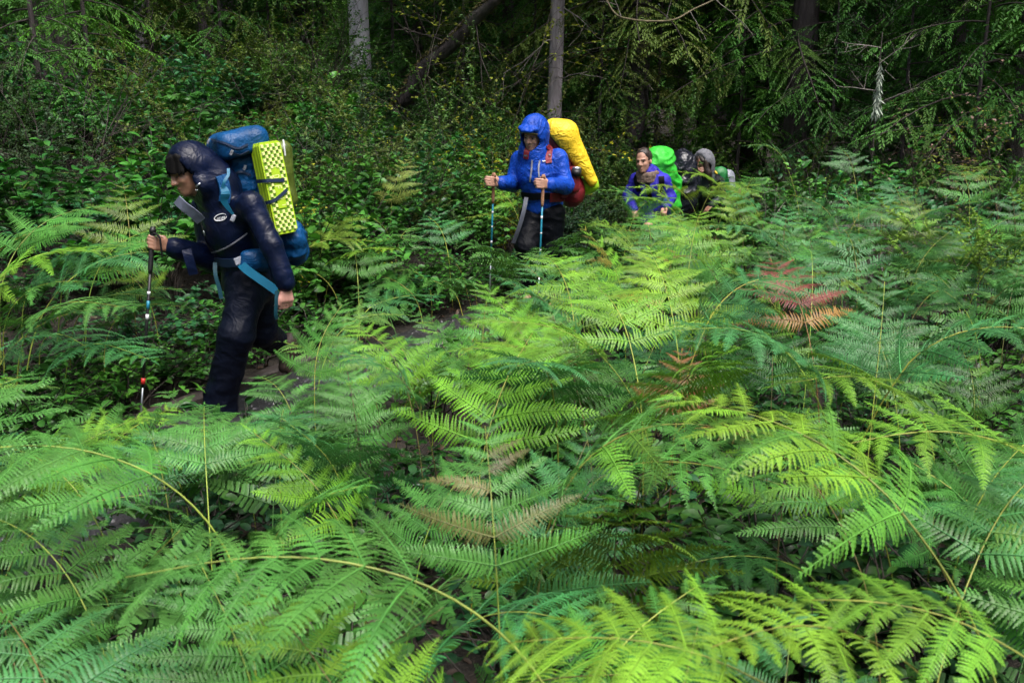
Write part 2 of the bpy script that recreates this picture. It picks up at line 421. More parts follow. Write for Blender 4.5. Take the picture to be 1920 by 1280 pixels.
# ------------------------------------------------------------------ ground and trail
TR = np.array([(-5.5, -1.0), (-4.2, 1.0), (-2.6, 2.6), (-2.05, 4.2), (-1.55, 5.6), (-1.05, 6.6), (-0.45, 7.8), (0.25, 9.0), (1.0, 10.3), (1.75, 11.7), (2.7, 13.3), (4.2, 15.6), (7, 20), (13, 30), (30, 60)], float)
def trail_x(y): return np.interp(y, TR[:, 1], TR[:, 0])
def sstep(a, b, x):
    t = np.clip((x - a) / (b - a), 0, 1); return t * t * (3 - 2 * t)
HALF = 0.45
def side_d(x, y): return (trail_x(y) - x) * 0.87          # + : up-bank side of the trail, - : fern side
def height(x, y):
    x = np.asarray(x, float); y = np.asarray(y, float); d = side_d(x, y)
    z = 0.24 * np.maximum(d - HALF - 0.1, 0) * sstep(0, 1.2, d - HALF) * (1 - 0.45 * sstep(6, 14, d))
    z = z - 0.28 * sstep(9.3, 12.5, y) * (1 - sstep(1.0, 4, d))
    z = z + 0.10 * np.maximum(-d - 3.0, 0) * sstep(6, 12, y) * (1 - 0.5 * sstep(6, 20, -d))
    off = sstep(HALF, HALF + 0.8, np.abs(d))
    p = np.stack([x.ravel(), y.ravel(), np.zeros(x.size)], 1)
    return z + off * (0.06 * vnoise(p * 1.3, 3) + 0.03 * vnoise(p * 4, 4)).reshape(x.shape)
def hz(x, y): return float(height(np.array([x]), np.array([y]))[0])

M_ground = mottled('forest_floor', (0.007, 0.006, 0.004), (0.03, 0.022, 0.014), 9, 0.85, 0.8, 40, bdist=0.03)
M_trail = mottled('wet_gravel', (0.008, 0.008, 0.009), (0.034, 0.032, 0.036), 60, 0.5, 0.9, 120, bdist=0.012)
M_plank = mottled('wet_timber', (0.025, 0.019, 0.017), (0.08, 0.062, 0.056), 6, 0.55, 0.5, 20, stretch=(1, 8, 8))
def make_ground():
    g = np.linspace(-1, 1, 181); X1 = np.sign(g) * (np.abs(g) * 9 + (np.abs(g) ** 5) * 210)
    gy = np.linspace(-0.55, 1, 200); Y1 = np.sign(gy) * (np.abs(gy) * 22 + np.abs(gy) ** 6 * 230)
    X, Y = np.meshgrid(X1, Y1, indexing='ij'); Z = height(X, Y)
    V = np.stack([X, Y, Z], -1).reshape(-1, 3); ny = len(Y1)
    i, j = np.meshgrid(np.arange(len(X1) - 1), np.arange(ny - 1), indexing='ij'); a = (i * ny + j).ravel()
    mb = MB(); mb.add(V, np.stack([a, a + ny, a + ny + 1, a + 1], 1)); return link('ground', mb.mesh('ground', M_ground), kind='structure')
make_ground()
def make_trail():
    ys = np.linspace(-1, 24, 260); w = np.linspace(-1, 1, 13); V = []
    for y in ys:
        x0 = trail_x(y)
        for k in w:
            x = x0 + k * HALF / 0.87 * 0.98; V.append((x, y, 0))
    V = np.array(V); V[:, 2] = height(V[:, 0], V[:, 1]) + 0.022 - 0.02 * (np.tile(np.abs(w), len(ys)) > 0.98) + 0.008 * vnoise(V * 9, 8)
    n = len(w); i, j = np.meshgrid(np.arange(len(ys) - 1), np.arange(n - 1), indexing='ij'); a = (i * n + j).ravel()
    mb = MB(); mb.add(V, np.stack([a, a + 1, a + n + 1, a + n], 1)); link('gravel_path', mb.mesh('gravel_path', M_trail), kind='structure')
make_trail()
def trail_stones():
    r = np.random.default_rng(14); n = 5200; y = r.uniform(2.5, 12, n); x = trail_x(y) + r.normal(size=n) * 0.24 / 0.87; keep = np.abs(side_d(x, y)) < HALF * 0.97; x, y = x[keep], y[keep]; n = len(x)
    V0 = np.array([(1, 0, 0), (-1, 0, 0), (0, 1, 0), (0, -1, 0), (0, 0, .55), (0, 0, -.55)], float); T0_ = np.array([(0, 2, 4), (2, 1, 4), (1, 3, 4), (3, 0, 4), (2, 0, 5), (1, 2, 5), (3, 1, 5), (0, 3, 5)])
    an = r.uniform(0, 6.28, n); d = np.stack([np.cos(an), np.sin(an), r.normal(size=n) * 0.2], 1); up = np.tile([0, 0, 1.0], (n, 1)) + r.normal(size=(n, 3)) * 0.2
    dd = d / np.linalg.norm(d, axis=1)[:, None]; yy = np.cross(up, dd); yy /= np.linalg.norm(yy, axis=1)[:, None]; Rm = np.stack([dd, yy, np.cross(dd, yy)], -1)
    sc = 0.004 + 0.013 * r.random(n) ** 3; V = np.einsum('nij,kj->nki', Rm, V0) * sc[:, None, None] + np.stack([x, y, height(x, y) + 0.024], 1)[:, None]
    mb = MB(); mb.add(V.reshape(-1, 3), None, (T0_[None] + (np.arange(n) * 6)[:, None, None]).reshape(-1, 3)); o = link('gravel', mb.mesh('gravel', mottled('wet_stone', (0.03, 0.03, 0.034), (0.12, 0.115, 0.125), 30, 0.35), smooth=False), kind='stuff'); tag(o, 'wet grey gravel strewn over the path', 'gravel')
trail_stones()
def trail_board(y0, y1, label, sgn=1):
    """a squared timber pegged along the trail's edge"""
    ys = np.linspace(y0, y1, 14); mb = MB()
    xs = trail_x(ys) - sgn * (HALF + 0.03) / 0.87; zs = height(xs, ys) + 0.03
    P = np.stack([xs, ys, zs], 1); n = len(P); V = []
    T = np.gradient(P, axis=0); T /= np.linalg.norm(T, axis=1)[:, None]
    S = np.cross(T, [0, 0, 1.0])
    prof = [(-.045, -.06), (.045, -.06), (.048, .015), (.035, .03), (-.035, .032), (-.048, .018)]
    for k in range(n):
        for (a, b) in prof: V.append(P[k] + S[k] * a + np.array([0, 0, b]))
    V = np.array(V); V += 0.006 * np.stack([vnoise(V * 14, 1), vnoise(V * 14, 2), vnoise(V * 14, 3)], 1)
    m = len(prof); Q = [(i * m + k, i * m + (k + 1) % m, (i + 1) * m + (k + 1) % m, (i + 1) * m + k) for i in range(n - 1) for k in range(m)]
    c = len(V); V = np.concatenate([V, P[:1], P[-1:]])
    T3 = [(c, (k + 1) % m, k) for k in range(m)] + [(c + 1, (n - 1) * m + k, (n - 1) * m + (k + 1) % m) for k in range(m)]
    mb.add(V, Q, T3); o = link('edging_timber', mb.mesh('edging_timber', M_plank, smooth=False)); return tag(o, label, 'timber', 'timbers edging the path')
trail_board(4.6, 6.15, 'weathered edging timber beside the path at the leading hiker\'s pole tip')
trail_board(6.2, 7.4, 'weathered edging timber behind the leading hiker\'s trailing boot')

# ------------------------------------------------------------------ foliage building blocks
def leaf_arr(L, W, fold=0.25, bend=0.2):
    """an oval leaf along +X, folded on its midrib: 8 triangles"""
    V = [(0, 0, 0), (0.35 * L, 0, -fold * 0), (0.7 * L, 0, -0.3 * bend * L), (L, 0, -bend * L)]
    for s in (-1, 1): V += [(0.2 * L, s * 0.4 * W, fold * 0.4 * W), (0.52 * L, s * 0.5 * W, fold * 0.5 * W - 0.1 * bend * L), (0.82 * L, s * 0.3 * W, fold * 0.25 * W - 0.5 * bend * L)]
    Q = [(0, 4, 5, 1), (1, 5, 6, 2), (0, 1, 8, 7), (1, 2, 9, 8)]; T = [(2, 6, 3), (2, 3, 9)]
    return np.array(V), np.array(Q), np.array(T)
def frames(d, up, roll):
    """n rotation matrices whose x axis is d and whose z axis leans to up"""
    d = d / (np.linalg.norm(d, axis=1)[:, None] + 1e-9); y = np.cross(up, d); y /= np.linalg.norm(y, axis=1)[:, None] + 1e-9
    z = np.cross(d, y); c, s = np.cos(roll)[:, None], np.sin(roll)[:, None]
    y2, z2 = y * c + z * s, z * c - y * s
    return np.stack([d, y2, z2], -1)
def scatter(mb, arr, pos, Rm, sc, m=0):
    """copies of a small shape merged into one mesh"""
    V0, Q0, T0 = arr; n = len(pos); k = len(V0)
    V = np.einsum('nij,kj->nki', Rm, V0) * sc[:, None, None] + pos[:, None]
    o = (np.arange(n) * k)[:, None, None]
    mb.add(V.reshape(-1, 3), (Q0[None] + o).reshape(-1, 4) if len(Q0) else None, (T0[None] + o).reshape(-1, 3) if len(T0) else None, m)
RHOMB = (np.array([(0, 0, 0), (0.45, 0.5, 0.06), (1, 0, -0.12), (0.45, -0.5, 0.06)], float), np.zeros((0, 4), int), np.array([(0, 2, 1), (0, 3, 2)]))

# ---- bracken pinna: comb of lobed leaflets along a midrib, unit length along +X
def pinna_mesh(name, n, K, droop, curl, seed, wid=0.19, tw=0.0):
    r = np.random.default_rng(seed); V = []; Q = []; T = []
    def add(p): V.append(p); return len(V) - 1
    for i in range(n):
        t = (i + 0.8) / (n + 0.9); t = t ** 0.94; sp = 1.0 / n
        for s in (-1, 1):
            bad = r.random()
            if bad < 0.025: continue
            l = (0.55 if bad < 0.07 else 1.0) * wid * min(1.0, 0.62 + t / 0.16 * 0.38) * (1 - t) ** 0.72 * r.uniform(0.9, 1.08) + 0.008
            a = R(78 - 26 * t + r.uniform(-5, 5)); dx, dy = math.cos(a), math.sin(a) * s
            px, py = -dy * s, dx * s                        # across the leaflet, towards the tip side
            hw = 0.5 * sp * 0.94 * min(1, 0.45 + l / wid * 0.9); rise = r.uniform(0.0, 0.28); dr = r.uniform(0.15, 0.5)
            x0 = t + r.uniform(-.15, .15) * sp; kk = max(min(2, K), int(round(K * min(1, l / wid * 1.15))))
            def pt(u, w):
                z = l * (rise * u - dr * u * u) - 0.25 * abs(w) - 0.0
                return (x0 + dx * l * u + px * w, dy * l * u + py * w, z)
            mid = [add(pt(k / kk, 0)) for k in range(kk + 1)]
            for sd in (-1, 1):
                for k in range(kk):
                    u0 = k / kk; w = hw * (1 - (u0 + 0.3 / kk) ** 1.5 * 0.85)
                    if kk <= 2: o1, o2 = add(pt(u0 + 0.06 / kk, sd * w * 0.85)), add(pt(u0 + 0.95 / kk, sd * w * 0.85))
                    else: o1, o2 = add(pt(u0 + 0.12 / kk, sd * w * 0.68)), add(pt(u0 + 0.92 / kk, sd * w))
                    q = (mid[k], mid[k + 1], o2, o1); Q.append(q if sd * s > 0 else q[::-1])
    V = np.array(V); V[:, 2] *= 1.0
    mb = MB(); mb.add(V, Q, None, 0)
    xs = np.linspace(0, 1, 9); tube(mb, np.stack([xs, 0 * xs, 0 * xs + 0.002], 1), np.linspace(0.0075, 0.0025, 9), 4, 1, cap=False)
    W = np.concatenate(mb.V); x, y, z = W[:, 0].copy(), W[:, 1].copy(), W[:, 2].copy()
    an = tw * x; y, z = y * np.cos(an) - z * np.sin(an), y * np.sin(an) + z * np.cos(an)
    th = 2 * droop * x; W = np.stack([x - droop ** 2 * x ** 3 * 0.66 - z * -np.sin(th), y + curl * x * x, z * np.cos(th) - droop * x * x], 1)
    mb.V = [W]
    return mb.mesh(name, [M_fern, M_stalk])
PIN_HI = [pinna_mesh('bracken_leaflet', 27, 7, d, c, 40 + i, w, tw) for i, (d, c, w, tw) in enumerate([(0.16, 0.03, .19, .2), (0.28, -0.05, .175, -.2), (0.42, 0.06, .185, .35), (0.07, 0.0, .2, 0), (0.33, 0.1, .17, -.4), (0.2, -0.1, .2, .1)])]
PIN_FAR = [pinna_mesh('bracken_leaflet', 15, 1, d, c, 80 + i, .2, tw) for i, (d, c, tw) in enumerate([(0.16, 0.03, .2), (0.3, -0.05, -.2), (0.4, 0.06, .3)])]
PIN_LO = [pinna_mesh('bracken_leaflet', 20, 3, d, c, 60 + i, w, tw) for i, (d, c, w, tw) in enumerate([(0.16, 0.03, .2, .2), (0.28, -0.05, .185, -.2), (0.42, 0.06, .2, .35), (0.08, 0.0, .21, 0), (0.35, 0.1, .18, -.4)])]
class Rachis:
    """the stalk of a frond: upright to height hb, then bending over for a blade of length L; sampled curve and its mesh"""
    def __init__(self, hb, L, lean0, leanb, lean1, ph):
        h = hb / max(0.35, (math.cos(lean0) + math.cos(leanb)) * 0.5)
        for _ in range(4):
            n = 36; s = np.linspace(0, h + L, n); ds = s[1] - s[0]
            ang = np.where(s < h, lean0 + (leanb - lean0) * sstep(h * 0.4, h * 1.25, s) * 1.3, 0)
            ang = np.minimum(ang, leanb) * (s < h) + (s >= h) * (leanb + (lean1 - leanb) * sstep(-0.2 * L, 0.75 * L, s - h))
            ang = ang + 0.05 * np.sin(s * 5 + ph)
            x = np.concatenate([[0], np.cumsum(np.sin(ang[:-1]) * ds)]); z = np.concatenate([[0], np.cumsum(np.cos(ang[:-1]) * ds)])
            zb = np.interp(h, s, z); h *= hb / max(zb, 0.02)
        y = 0.04 * np.sin(s * 2.3 + ph * 1.7) * s * 0.6
        self.h, self.L, self.s, self.P = h, (h + L) and L, s, np.stack([x, y, z], 1)
        T = np.gradient(self.P, axis=0); self.T = T / np.linalg.norm(T, axis=1)[:, None]
    def mesh(self):
        mb = MB(); P = self.P[self.s <= self.h + self.L * 0.985]; k = self.L / 0.75
        tube(mb, np.concatenate([[self.P[0] - [0, 0, 0.08]], P]), np.interp(np.linspace(0, 1, len(P) + 1), [0, self.h / (self.h + self.L), 1], [0.0055 * k, 0.0034 * k, 0.001]), 5, 0)
        return mb.mesh('bracken_stalk', M_stalk)
    def frame(self, s):
        p = np.array([np.interp(s, self.s, self.P[:, k]) for k in range(3)]); t = unit([np.interp(s, self.s, self.T[:, k]) for k in range(3)])
        sd = unit(np.cross([0, 0, 1.0], [t[0], t[1], 0.0])) if abs(t[2]) < 0.998 else np.array([0, 1.0, 0])
        return p, t, sd, unit(np.cross(t, sd))
FERN_GROUP = 'bracken ferns beside the path'
TS = {9: [0, .16, .30, .43, .55, .66, .76, .85, .93], 7: [0, .2, .37, .53, .67, .79, .9], 6: [0, .22, .42, .6, .75, .89], 5: [0, .26, .48, .68, .86]}
def jcol(c, r, a=0.15):
    k = r.uniform(1 - a, 1 + a); return tuple(max(0.004, x * k * r.uniform(1 - a * 0.5, 1 + a * 0.5)) for x in c)
STALK_Y = (0.28, 0.33, 0.06)
def fern(x, y, yaw, rc, col, label, hi=True, pairs=7, seed=0, scol=STALK_Y, odd=None, z=None, wide=0.64):
    """one bracken frond: a stalk with opposite leaflets; yaw = direction it leans to"""
    r = np.random.default_rng(1000 + seed)
    root = empty('bracken_fern', (x, y, hz(x, y) if z is None else z), label, 'fern', FERN_GROUP)
    M = Matrix.Rotation(yaw, 4, 'Z')
    st = link('stalk', rc.mesh(), root, jcol(scol, r, 0.25)); st.matrix_local = M
    pin = PIN_HI if hi else PIN_LO; ts = TS[pairs]
    def put(p, d, nrm, ln, c):
        xx = unit(d); zz = unit(nrm - xx * (nrm @ xx)); yy = np.cross(zz, xx)
        L = Matrix(((xx[0] * ln, yy[0] * ln, zz[0] * ln, p[0]), (xx[1] * ln, yy[1] * ln, zz[1] * ln, p[1]), (xx[2] * ln, yy[2] * ln, zz[2] * ln, p[2]), (0, 0, 0, 1)))
        o = link('leaflet', pin[r.integers(len(pin))], root, c); o.matrix_local = M @ L
    for t in ts:
        p, tg, sd, nm = rc.frame(rc.h + rc.L * t)
        for s in (-1, 1):
            a = R(74 - 22 * t + r.uniform(-7, 7)); up = r.uniform(-0.02, 0.26)
            d = tg * math.cos(a) + sd * s * math.sin(a) + nm * up
            if r.random() < 0.03 and t > 0: continue
            ln = rc.L * (wide * (1 - t) ** 0.85 + 0.07) * r.uniform(0.88, 1.1)
            c = jcol(col, r, 0.12)
            if odd is not None and r.random() < odd[0]: c = jcol(tuple(0.35 * p_ + 0.65 * q_ for p_, q_ in zip(col, odd[1])), r, 0.2)
            put(p, d, nm + sd * s * r.uniform(-.25, .1) + tg * r.uniform(-.15, .15), ln, c)
    p, tg, sd, nm = rc.frame(rc.h + rc.L * 0.97)
    put(p, tg, nm, rc.L * 0.12, jcol(col, r, 0.1))
    return root

# ---- broad-leaved evergreen bush (oval glossy leaves on arching stems)
def salal_meshes(seed, rad, hgt, nst, leafL, per):
    r = np.random.default_rng(seed); mbs, mbl = MB(), MB(); arr = leaf_arr(1, 0.56, 0.3, 0.22)
    pos, dirs, sc = [], [], []
    for k in range(nst):
        a = r.uniform(0, 2 * math.pi); q = rad * math.sqrt(r.uniform(0.0, 1)); h = hgt * (1 - 0.5 * (q / rad) ** 2) * r.uniform(0.7, 1.1)
        b = np.array([r.normal() * 0.1 * rad, r.normal() * 0.1 * rad, -0.05]); e = np.array([math.cos(a) * q, math.sin(a) * q, h])
        P = spline([b, b * 0.6 + e * np.array([.3, .3, .5]) + r.normal(size=3) * 0.04, e + np.array([math.cos(a), math.sin(a), -0.2]) * 0.06], 9)
        tube(mbs, P, np.linspace(0.006, 0.002, 9), 4, 0, cap=False)
        for j in range(per):
            t = r.uniform(0.35, 1.0) ** 0.7; i = min(7, int(t * 8)); p = P[i] * (1 - (t * 8 - i)) + P[i + 1] * (t * 8 - i)
            tg = P[i + 1] - P[i]; an = r.uniform(0, 2 * math.pi); d = unit(tg) * 0.4 + np.array([math.cos(an), math.sin(an), r.uniform(-0.25, 0.45)])
            pos.append(p); dirs.append(d); sc.append(leafL * r.uniform(0.6, 1.2))
    pos = np.array(pos); n = len(pos); up = np.tile([0, 0, 1.0], (n, 1)) + r.normal(size=(n, 3)) * 0.25
    scatter(mbl, arr, pos, frames(np.array(dirs), up, r.normal(size=n) * 0.3), np.array(sc))
    return mbs.mesh('bush_stems', M_twig), mbl.mesh('bush_foliage', M_salal)
SALAL = [salal_meshes(200 + i, *a) for i, a in enumerate([(0.62, 0.95, 50, 0.1, 15), (0.75, 0.8, 56, 0.09, 15), (0.5, 1.15, 44, 0.095, 16), (0.8, 1.05, 64, 0.085, 15)])]
SALAL_LOW = [salal_meshes(220 + i, *a) for i, a in enumerate([(0.45, 0.38, 30, 0.062, 10), (0.55, 0.3, 36, 0.055, 10), (0.4, 0.5, 28, 0.066, 11)])]
def salal(x, y, s, col, k, label, low=False, sz=1.0):
    st, fo = (SALAL_LOW if low else SALAL)[k]
    root = empty('salal_bush', (x, y, hz(x, y)), label, 'bush', 'evergreen bushes along the bank' if not low else 'low leafy plants under the ferns')
    M = Matrix.Rotation(rng.uniform(0, 6.28), 4, 'Z') @ Matrix.Diagonal((s, s, s * sz, 1))
    for nm, me, c in (('stems', st, None), ('foliage', fo, col)):
        o = link(nm, me, root, c); o.matrix_local = M
        if nm == 'foliage': o['kind'] = 'stuff'
        else: o['kind'] = 'stuff'
    return root

# ---- fine-leaved shrub (many small leaves on thin twigs), also used bare
def twig_tree(r, mb, base, d, L, rad, depth, tips, spread=0.7, curve=0.25, grav=0.0):
    n = 7; P = [np.array(base, float)]; d = unit(d)
    for i in range(n - 1):
        d = unit(d + r.normal(size=3) * curve * 0.3 + np.array([0, 0, grav])); P.append(P[-1] + d * L / (n - 1))
    P = np.array(P); tube(mb, P, np.linspace(rad, rad * 0.45, n), 3 if depth < 2 else 5, 0, cap=False)
    tips.append((P, depth))
    if depth > 0:
        for k in range(r.integers(3, 6)):
            i = r.integers(2, n); a = unit(P[i] - P[i - 1]); dd = unit(a + r.normal(size=3) * spread)
            twig_tree(r, mb, P[i], dd, L * r.uniform(0.45, 0.7), rad * 0.5, depth - 1, tips, spread, curve, grav)
def shrub_meshes(seed, h, nst, leafL, dens, wood, spread=0.7, grav=0.0, depth=2):
    r = np.random.default_rng(seed); mbs, mbl = MB(), MB(); tips = []
    for k in range(nst):
        a = r.uniform(0, 6.28); twig_tree(r, mbs, (r.normal() * 0.08, r.normal() * 0.08, -0.05), (math.cos(a) * 0.5, math.sin(a) * 0.5, 1), h * r.uniform(0.45, 0.75), 0.009, depth, tips, spread, 0.3, grav)
    fo = None
    if dens:
        pos, dirs = [], []
        for P, dp in tips:
            if dp == depth: continue
            for j in range(int(dens * (1 + (dp == 0)))):
                i = r.integers(0, 6); f = r.random(); pos.append(P[i] * (1 - f) + P[i + 1] * f)
                dirs.append(unit(P[i + 1] - P[i]) * 0.5 + r.normal(size=3) * np.array([1, 1, 0.35]))
        pos, dirs = np.array(pos), np.array(dirs); n = len(pos); up = np.tile([0, 0, 1.0], (n, 1)) + r.normal(size=(n, 3)) * 0.3
        arr = (RHOMB[0] * np.array([1, 0.62, 1]), RHOMB[1], RHOMB[2])
        scatter(mbl, arr, pos, frames(dirs, up, r.normal(size=n) * 0.4), leafL * r.uniform(0.6, 1.3, n)); fo = mbl.mesh('shrub_foliage', M_small)
    return mbs.mesh('shrub_twigs', wood), fo
HUCK = [shrub_meshes(300 + i, *a) for i, a in enumerate([(1.5, 7, 0.034, 22, M_twig), (1.9, 6, 0.038, 22, M_twig), (1.2, 8, 0.035, 20, M_twig)])]
AIRY = [shrub_meshes(320 + i, *a) for i, a in enumerate([(2.2, 4, 0.045, 5, M_twig, 0.8), (2.6, 3, 0.05, 4, M_twig, 0.9)])]
BARE = [shrub_meshes(330 + i, *a) for i, a in enumerate([(1.3, 9, 0, 0, M_twig_pale, 0.9, -0.02), (1.7, 5, 0, 0, M_twig, 0.8, 0.0), (1.0, 12, 0, 0, M_twig_pale, 1.0, -0.05)])]
def shrub(kind, k, x, y, s, col, label, name, group, dz=0.0):
    tw, fo = kind[k]; root = empty(name, (x, y, hz(x, y) + dz), label, 'shrub', group)
    M = Matrix.Rotation(rng.uniform(0, 6.28), 4, 'Z') @ Matrix.Scale(s, 4)
    o = link('twigs', tw, root, kind='stuff'); o.matrix_local = M
    if fo is not None: o = link('foliage', fo, root, col, kind='stuff'); o.matrix_local = M
    return root

# ---- conifers
def conifer_branch(r, L, leaf, step, droop, up=0.1, wide=0.42, gap=None):
    """one drooping flat spray: limb, side twigs, rows of needle sprays"""
    mb = MB(); n = 8; x = np.linspace(0, L, n); z = up * x - droop * L * (x / L) ** 2.0; y = 0.05 * L * np.sin(x / L * 3 + r.uniform(0, 6))
    P = np.stack([x, y, z], 1); tube(mb, P, np.linspace(0.008 * L + 0.004, 0.003, n), 4, 1, cap=False)
    pos, dirs = [], []
    k = 0; s = 0.18 * L
    while s < L:
        f = s / L; i = min(n - 2, int(f * (n - 1))); g = f * (n - 1) - i; p = P[i] * (1 - g) + P[i + 1] * g; tg = unit(P[i + 1] - P[i])
        sd = 1 if k % 2 else -1; a = R(r.uniform(32, 74)); l2 = wide * L * (1 - 0.75 * f) * r.uniform(0.35, 1.2) + 0.06
        d = tg * math.cos(a) + np.array([-tg[1], tg[0], 0]) * sd * math.sin(a) + np.array([0, 0, r.uniform(-0.35, 0.12)]); d = unit(d)
        m = max(3, int(l2 / step))
        for j in range(m):
            u = (j + 0.6) / m; q = p + d * l2 * u + np.array([0, 0, -0.28 * l2 * u * u]); dd = unit(d + np.array([0, 0, -0.5 * u]))
            nn = np.array([-dd[1], dd[0], 0])
            for s2 in (-1, 1):
                pos.append(q); dirs.append(dd * 0.75 + nn * s2 * 0.75 + np.array([0, 0, r.uniform(-0.35, 0.1)]))
        pos.append(p + d * l2); dirs.append(d)
        k += 1; s += r.uniform(0.7, 1.3) * (gap or step * 1.8 * (1 + L * 0.15))
    pos, dirs = np.array(pos), np.array(dirs); m = len(pos); upv = np.tile([0, 0, 1.0], (m, 1)) + r.normal(size=(m, 3)) * 0.25
    arr = (RHOMB[0] * np.array([1, 0.34, 1]), RHOMB[1], RHOMB[2])
    scatter(mb, arr, pos, frames(dirs, upv, r.normal(size=m) * 0.3), leaf * r.uniform(0.7, 1.3, m), 0)
    return mb.arrays()
def crown_mesh(seed, z0, z1, Lmax, fine_to, count, droop=0.35):
    r = np.random.default_rng(seed); mb = MB()
    fine = {l: [conifer_branch(r, l, 0.062, 0.034, droop * r.uniform(0.7, 1.3)) for _ in range(3)] for l in (0.8, 1.4, 2.1, 2.9)}
    coarse = [conifer_branch(r, 2.0, 0.26, 0.16, droop * 0.7, gap=0.13) for _ in range(3)]
    for k in range(count):
        z = z0 + (z1 - z0) * (k + r.random()) / count; f = (z - z0) / (z1 - z0)
        L = Lmax * (1 - 0.8 * f ** 1.3) * r.uniform(0.6, 1.1)
        if z < fine_to: l0 = min(fine, key=lambda q: abs(q - L)); src = fine[l0]; s = L / l0
        else: src = coarse; s = L / 2.0
        an = k * 2.4 + r.uniform(-.5, .5)
        M = Matrix.Translation((0, 0, z)) @ Matrix.Rotation(an, 4, 'Z') @ Matrix.Rotation(r.uniform(-0.15, 0.3), 4, 'Y') @ Matrix.Rotation(r.uniform(-.3, .3), 4, 'X') @ Matrix.Diagonal((s, s * r.uniform(.85, 1.2), s, 1))
        mb.merge(src[r.integers(len(src))], np.array(M))
    return mb.mesh('conifer_crown', [M_needle, M_twig])
CROWN_LOW = [crown_mesh(400, 0.8, 14, 2.5, 5.0, 140), crown_mesh(401, 1.4, 16, 2.4, 5.5, 150), crown_mesh(402, 0.6, 12, 2.2, 5.0, 130)]
CROWN_HIGH = [crown_mesh(410, 5.0, 18, 4.0, 5.0, 70), crown_mesh(411, 4.2, 16, 3.8, 5.0, 66)]
CROWN_SAP = [crown_mesh(420, 0.25, 4.2, 1.35, 9, 46, 0.25), crown_mesh(421, 0.4, 5.5, 1.6, 9, 54, 0.3)]
def trunk_mesh(seed, dia, H, mat, lean=(0, 0), sides=18, z0=-0.3):
    r = np.random.default_rng(seed); n = 34; t = np.linspace(0, 1, n) ** 1.6; z = z0 + (H - z0) * t
    P = np.stack([lean[0] * z + 0.03 * np.sin(z * 0.7 + seed), lean[1] * z + 0.03 * np.cos(z * 0.6 + seed), z], 1)
    rad = dia / 2 * (1 - 0.75 * t) * (1 + 0.45 * np.exp(-np.maximum(z, 0) / 0.3))
    a = np.arange(sides) / sides * 2 * math.pi
    nv = vnoise(np.stack([np.tile(np.cos(a) * 3.2, n), np.tile(np.sin(a) * 3.2, n), np.repeat(z, sides) * 0.8], 1), seed).reshape(n, sides)
    nv2 = vnoise(np.stack([np.tile(np.cos(a) * 7, n), np.tile(np.sin(a) * 7, n), np.repeat(z, sides) * 2.5], 1), seed + 1).reshape(n, sides)
    rr = rad[:, None] * (1 + 0.09 * nv + 0.06 * nv2)
    V = np.stack([P[:, 0, None] + rr * np.cos(a), P[:, 1, None] + rr * np.sin(a), np.repeat(P[:, 2, None], sides, 1)], -1).reshape(-1, 3)
    i = np.arange(n - 1)[:, None] * sides; k = np.arange(sides)[None]; k2 = (k + 1) % sides
    mb = MB(); mb.add(V, np.stack([i + k, i + k2, i + sides + k2, i + sides + k], -1).reshape(-1, 4))
    return mb.mesh('tree_trunk', mat)
GREENS = {'mid': (0.055, 0.16, 0.03), 'bright': (0.085, 0.24, 0.03), 'dark': (0.035, 0.1, 0.025), 'olive': (0.09, 0.14, 0.03), 'blue': (0.04, 0.13, 0.05)}
def tree(u, Y, dia, H, mat, crown, ck, col, label, lean=(0, 0), cs=1.0, dead=0, seed=0, name='conifer_tree', zoff=0.0, v=None):
    x = (u - 960) / FPX * (Y * math.cos(PITCH) + (CAM_H - 2.5) * math.sin(PITCH))
    r = np.random.default_rng(seed + 900)
    root = empty(name, (x, Y, hz(x, Y)), label, 'tree', 'trees of the forest behind the hikers')
    link('trunk', trunk_mesh(seed + 3, dia, H, mat, lean), root)
    if crown is not None:
        o = link('crown', crown[ck], root, col, kind='stuff'); o.matrix_local = Matrix.Translation((lean[0] * 4, lean[1] * 4, zoff)) @ Matrix.Rotation(r.uniform(0, 6.28), 4, 'Z') @ Matrix.Scale(cs, 4)
    for k in range(dead):
        mb = MB(); a = r.uniform(-2.6, 0.4); z = r.uniform(0.9, 4.0); L = r.uniform(0.6, 1.5); d = np.array([math.cos(a), math.sin(a), r.uniform(-.2, .3)])
        tips = []; twig_tree(r, mb, np.array([lean[0] * z, lean[1] * z, z]), d, L, 0.012, 1, tips, 0.6, 0.4, -0.04)
        link('dead_branch', mb.mesh('dead_branch', M_twig_pale if k % 2 else M_twig), root)
    return root

# ------------------------------------------------------------------ forest
tree(680, 17.0, 0.37, 16, M_bark_grey, CROWN_HIGH, 0, GREENS['mid'], 'pale grey straight trunk, the brightest one, rising behind the bushes', (-0.012, 0), seed=1, zoff=6.0)
tree(1042, 15.0, 0.24, 15, M_bark_mid, CROWN_HIGH, 1, GREENS['olive'], 'slim grey-brown trunk with bare dead twigs behind the yellow pack', (0.0, 0), dead=9, seed=2)
tree(1193, 15.5, 0.36, 15, M_bark_dark, CROWN_LOW, 1, GREENS['olive'], 'dark rough trunk standing just behind the hiker in purple', (0.01, 0), seed=3, zoff=1.0, dead=3)
tree(1490, 15.0, 0.42, 17, M_bark_dark, CROWN_LOW, 1, GREENS['mid'], 'dark leaning trunk behind the far fern edge, wide at its foot', (0.035, 0), seed=4, zoff=0.8, dead=3)
tree(560, 20.0, 0.5, 18, M_bark_dark, CROWN_LOW, 1, GREENS['dark'], 'thick black trunk behind the pack with the foam pad', (0, 0), seed=5, dead=3)
tree(105, 14.5, 0.5, 17, M_bark_dark, CROWN_LOW, 0, GREENS['mid'], 'thick dark trunk behind drooping boughs in the upper corner', (0.01, 0), seed=6, zoff=0.6)
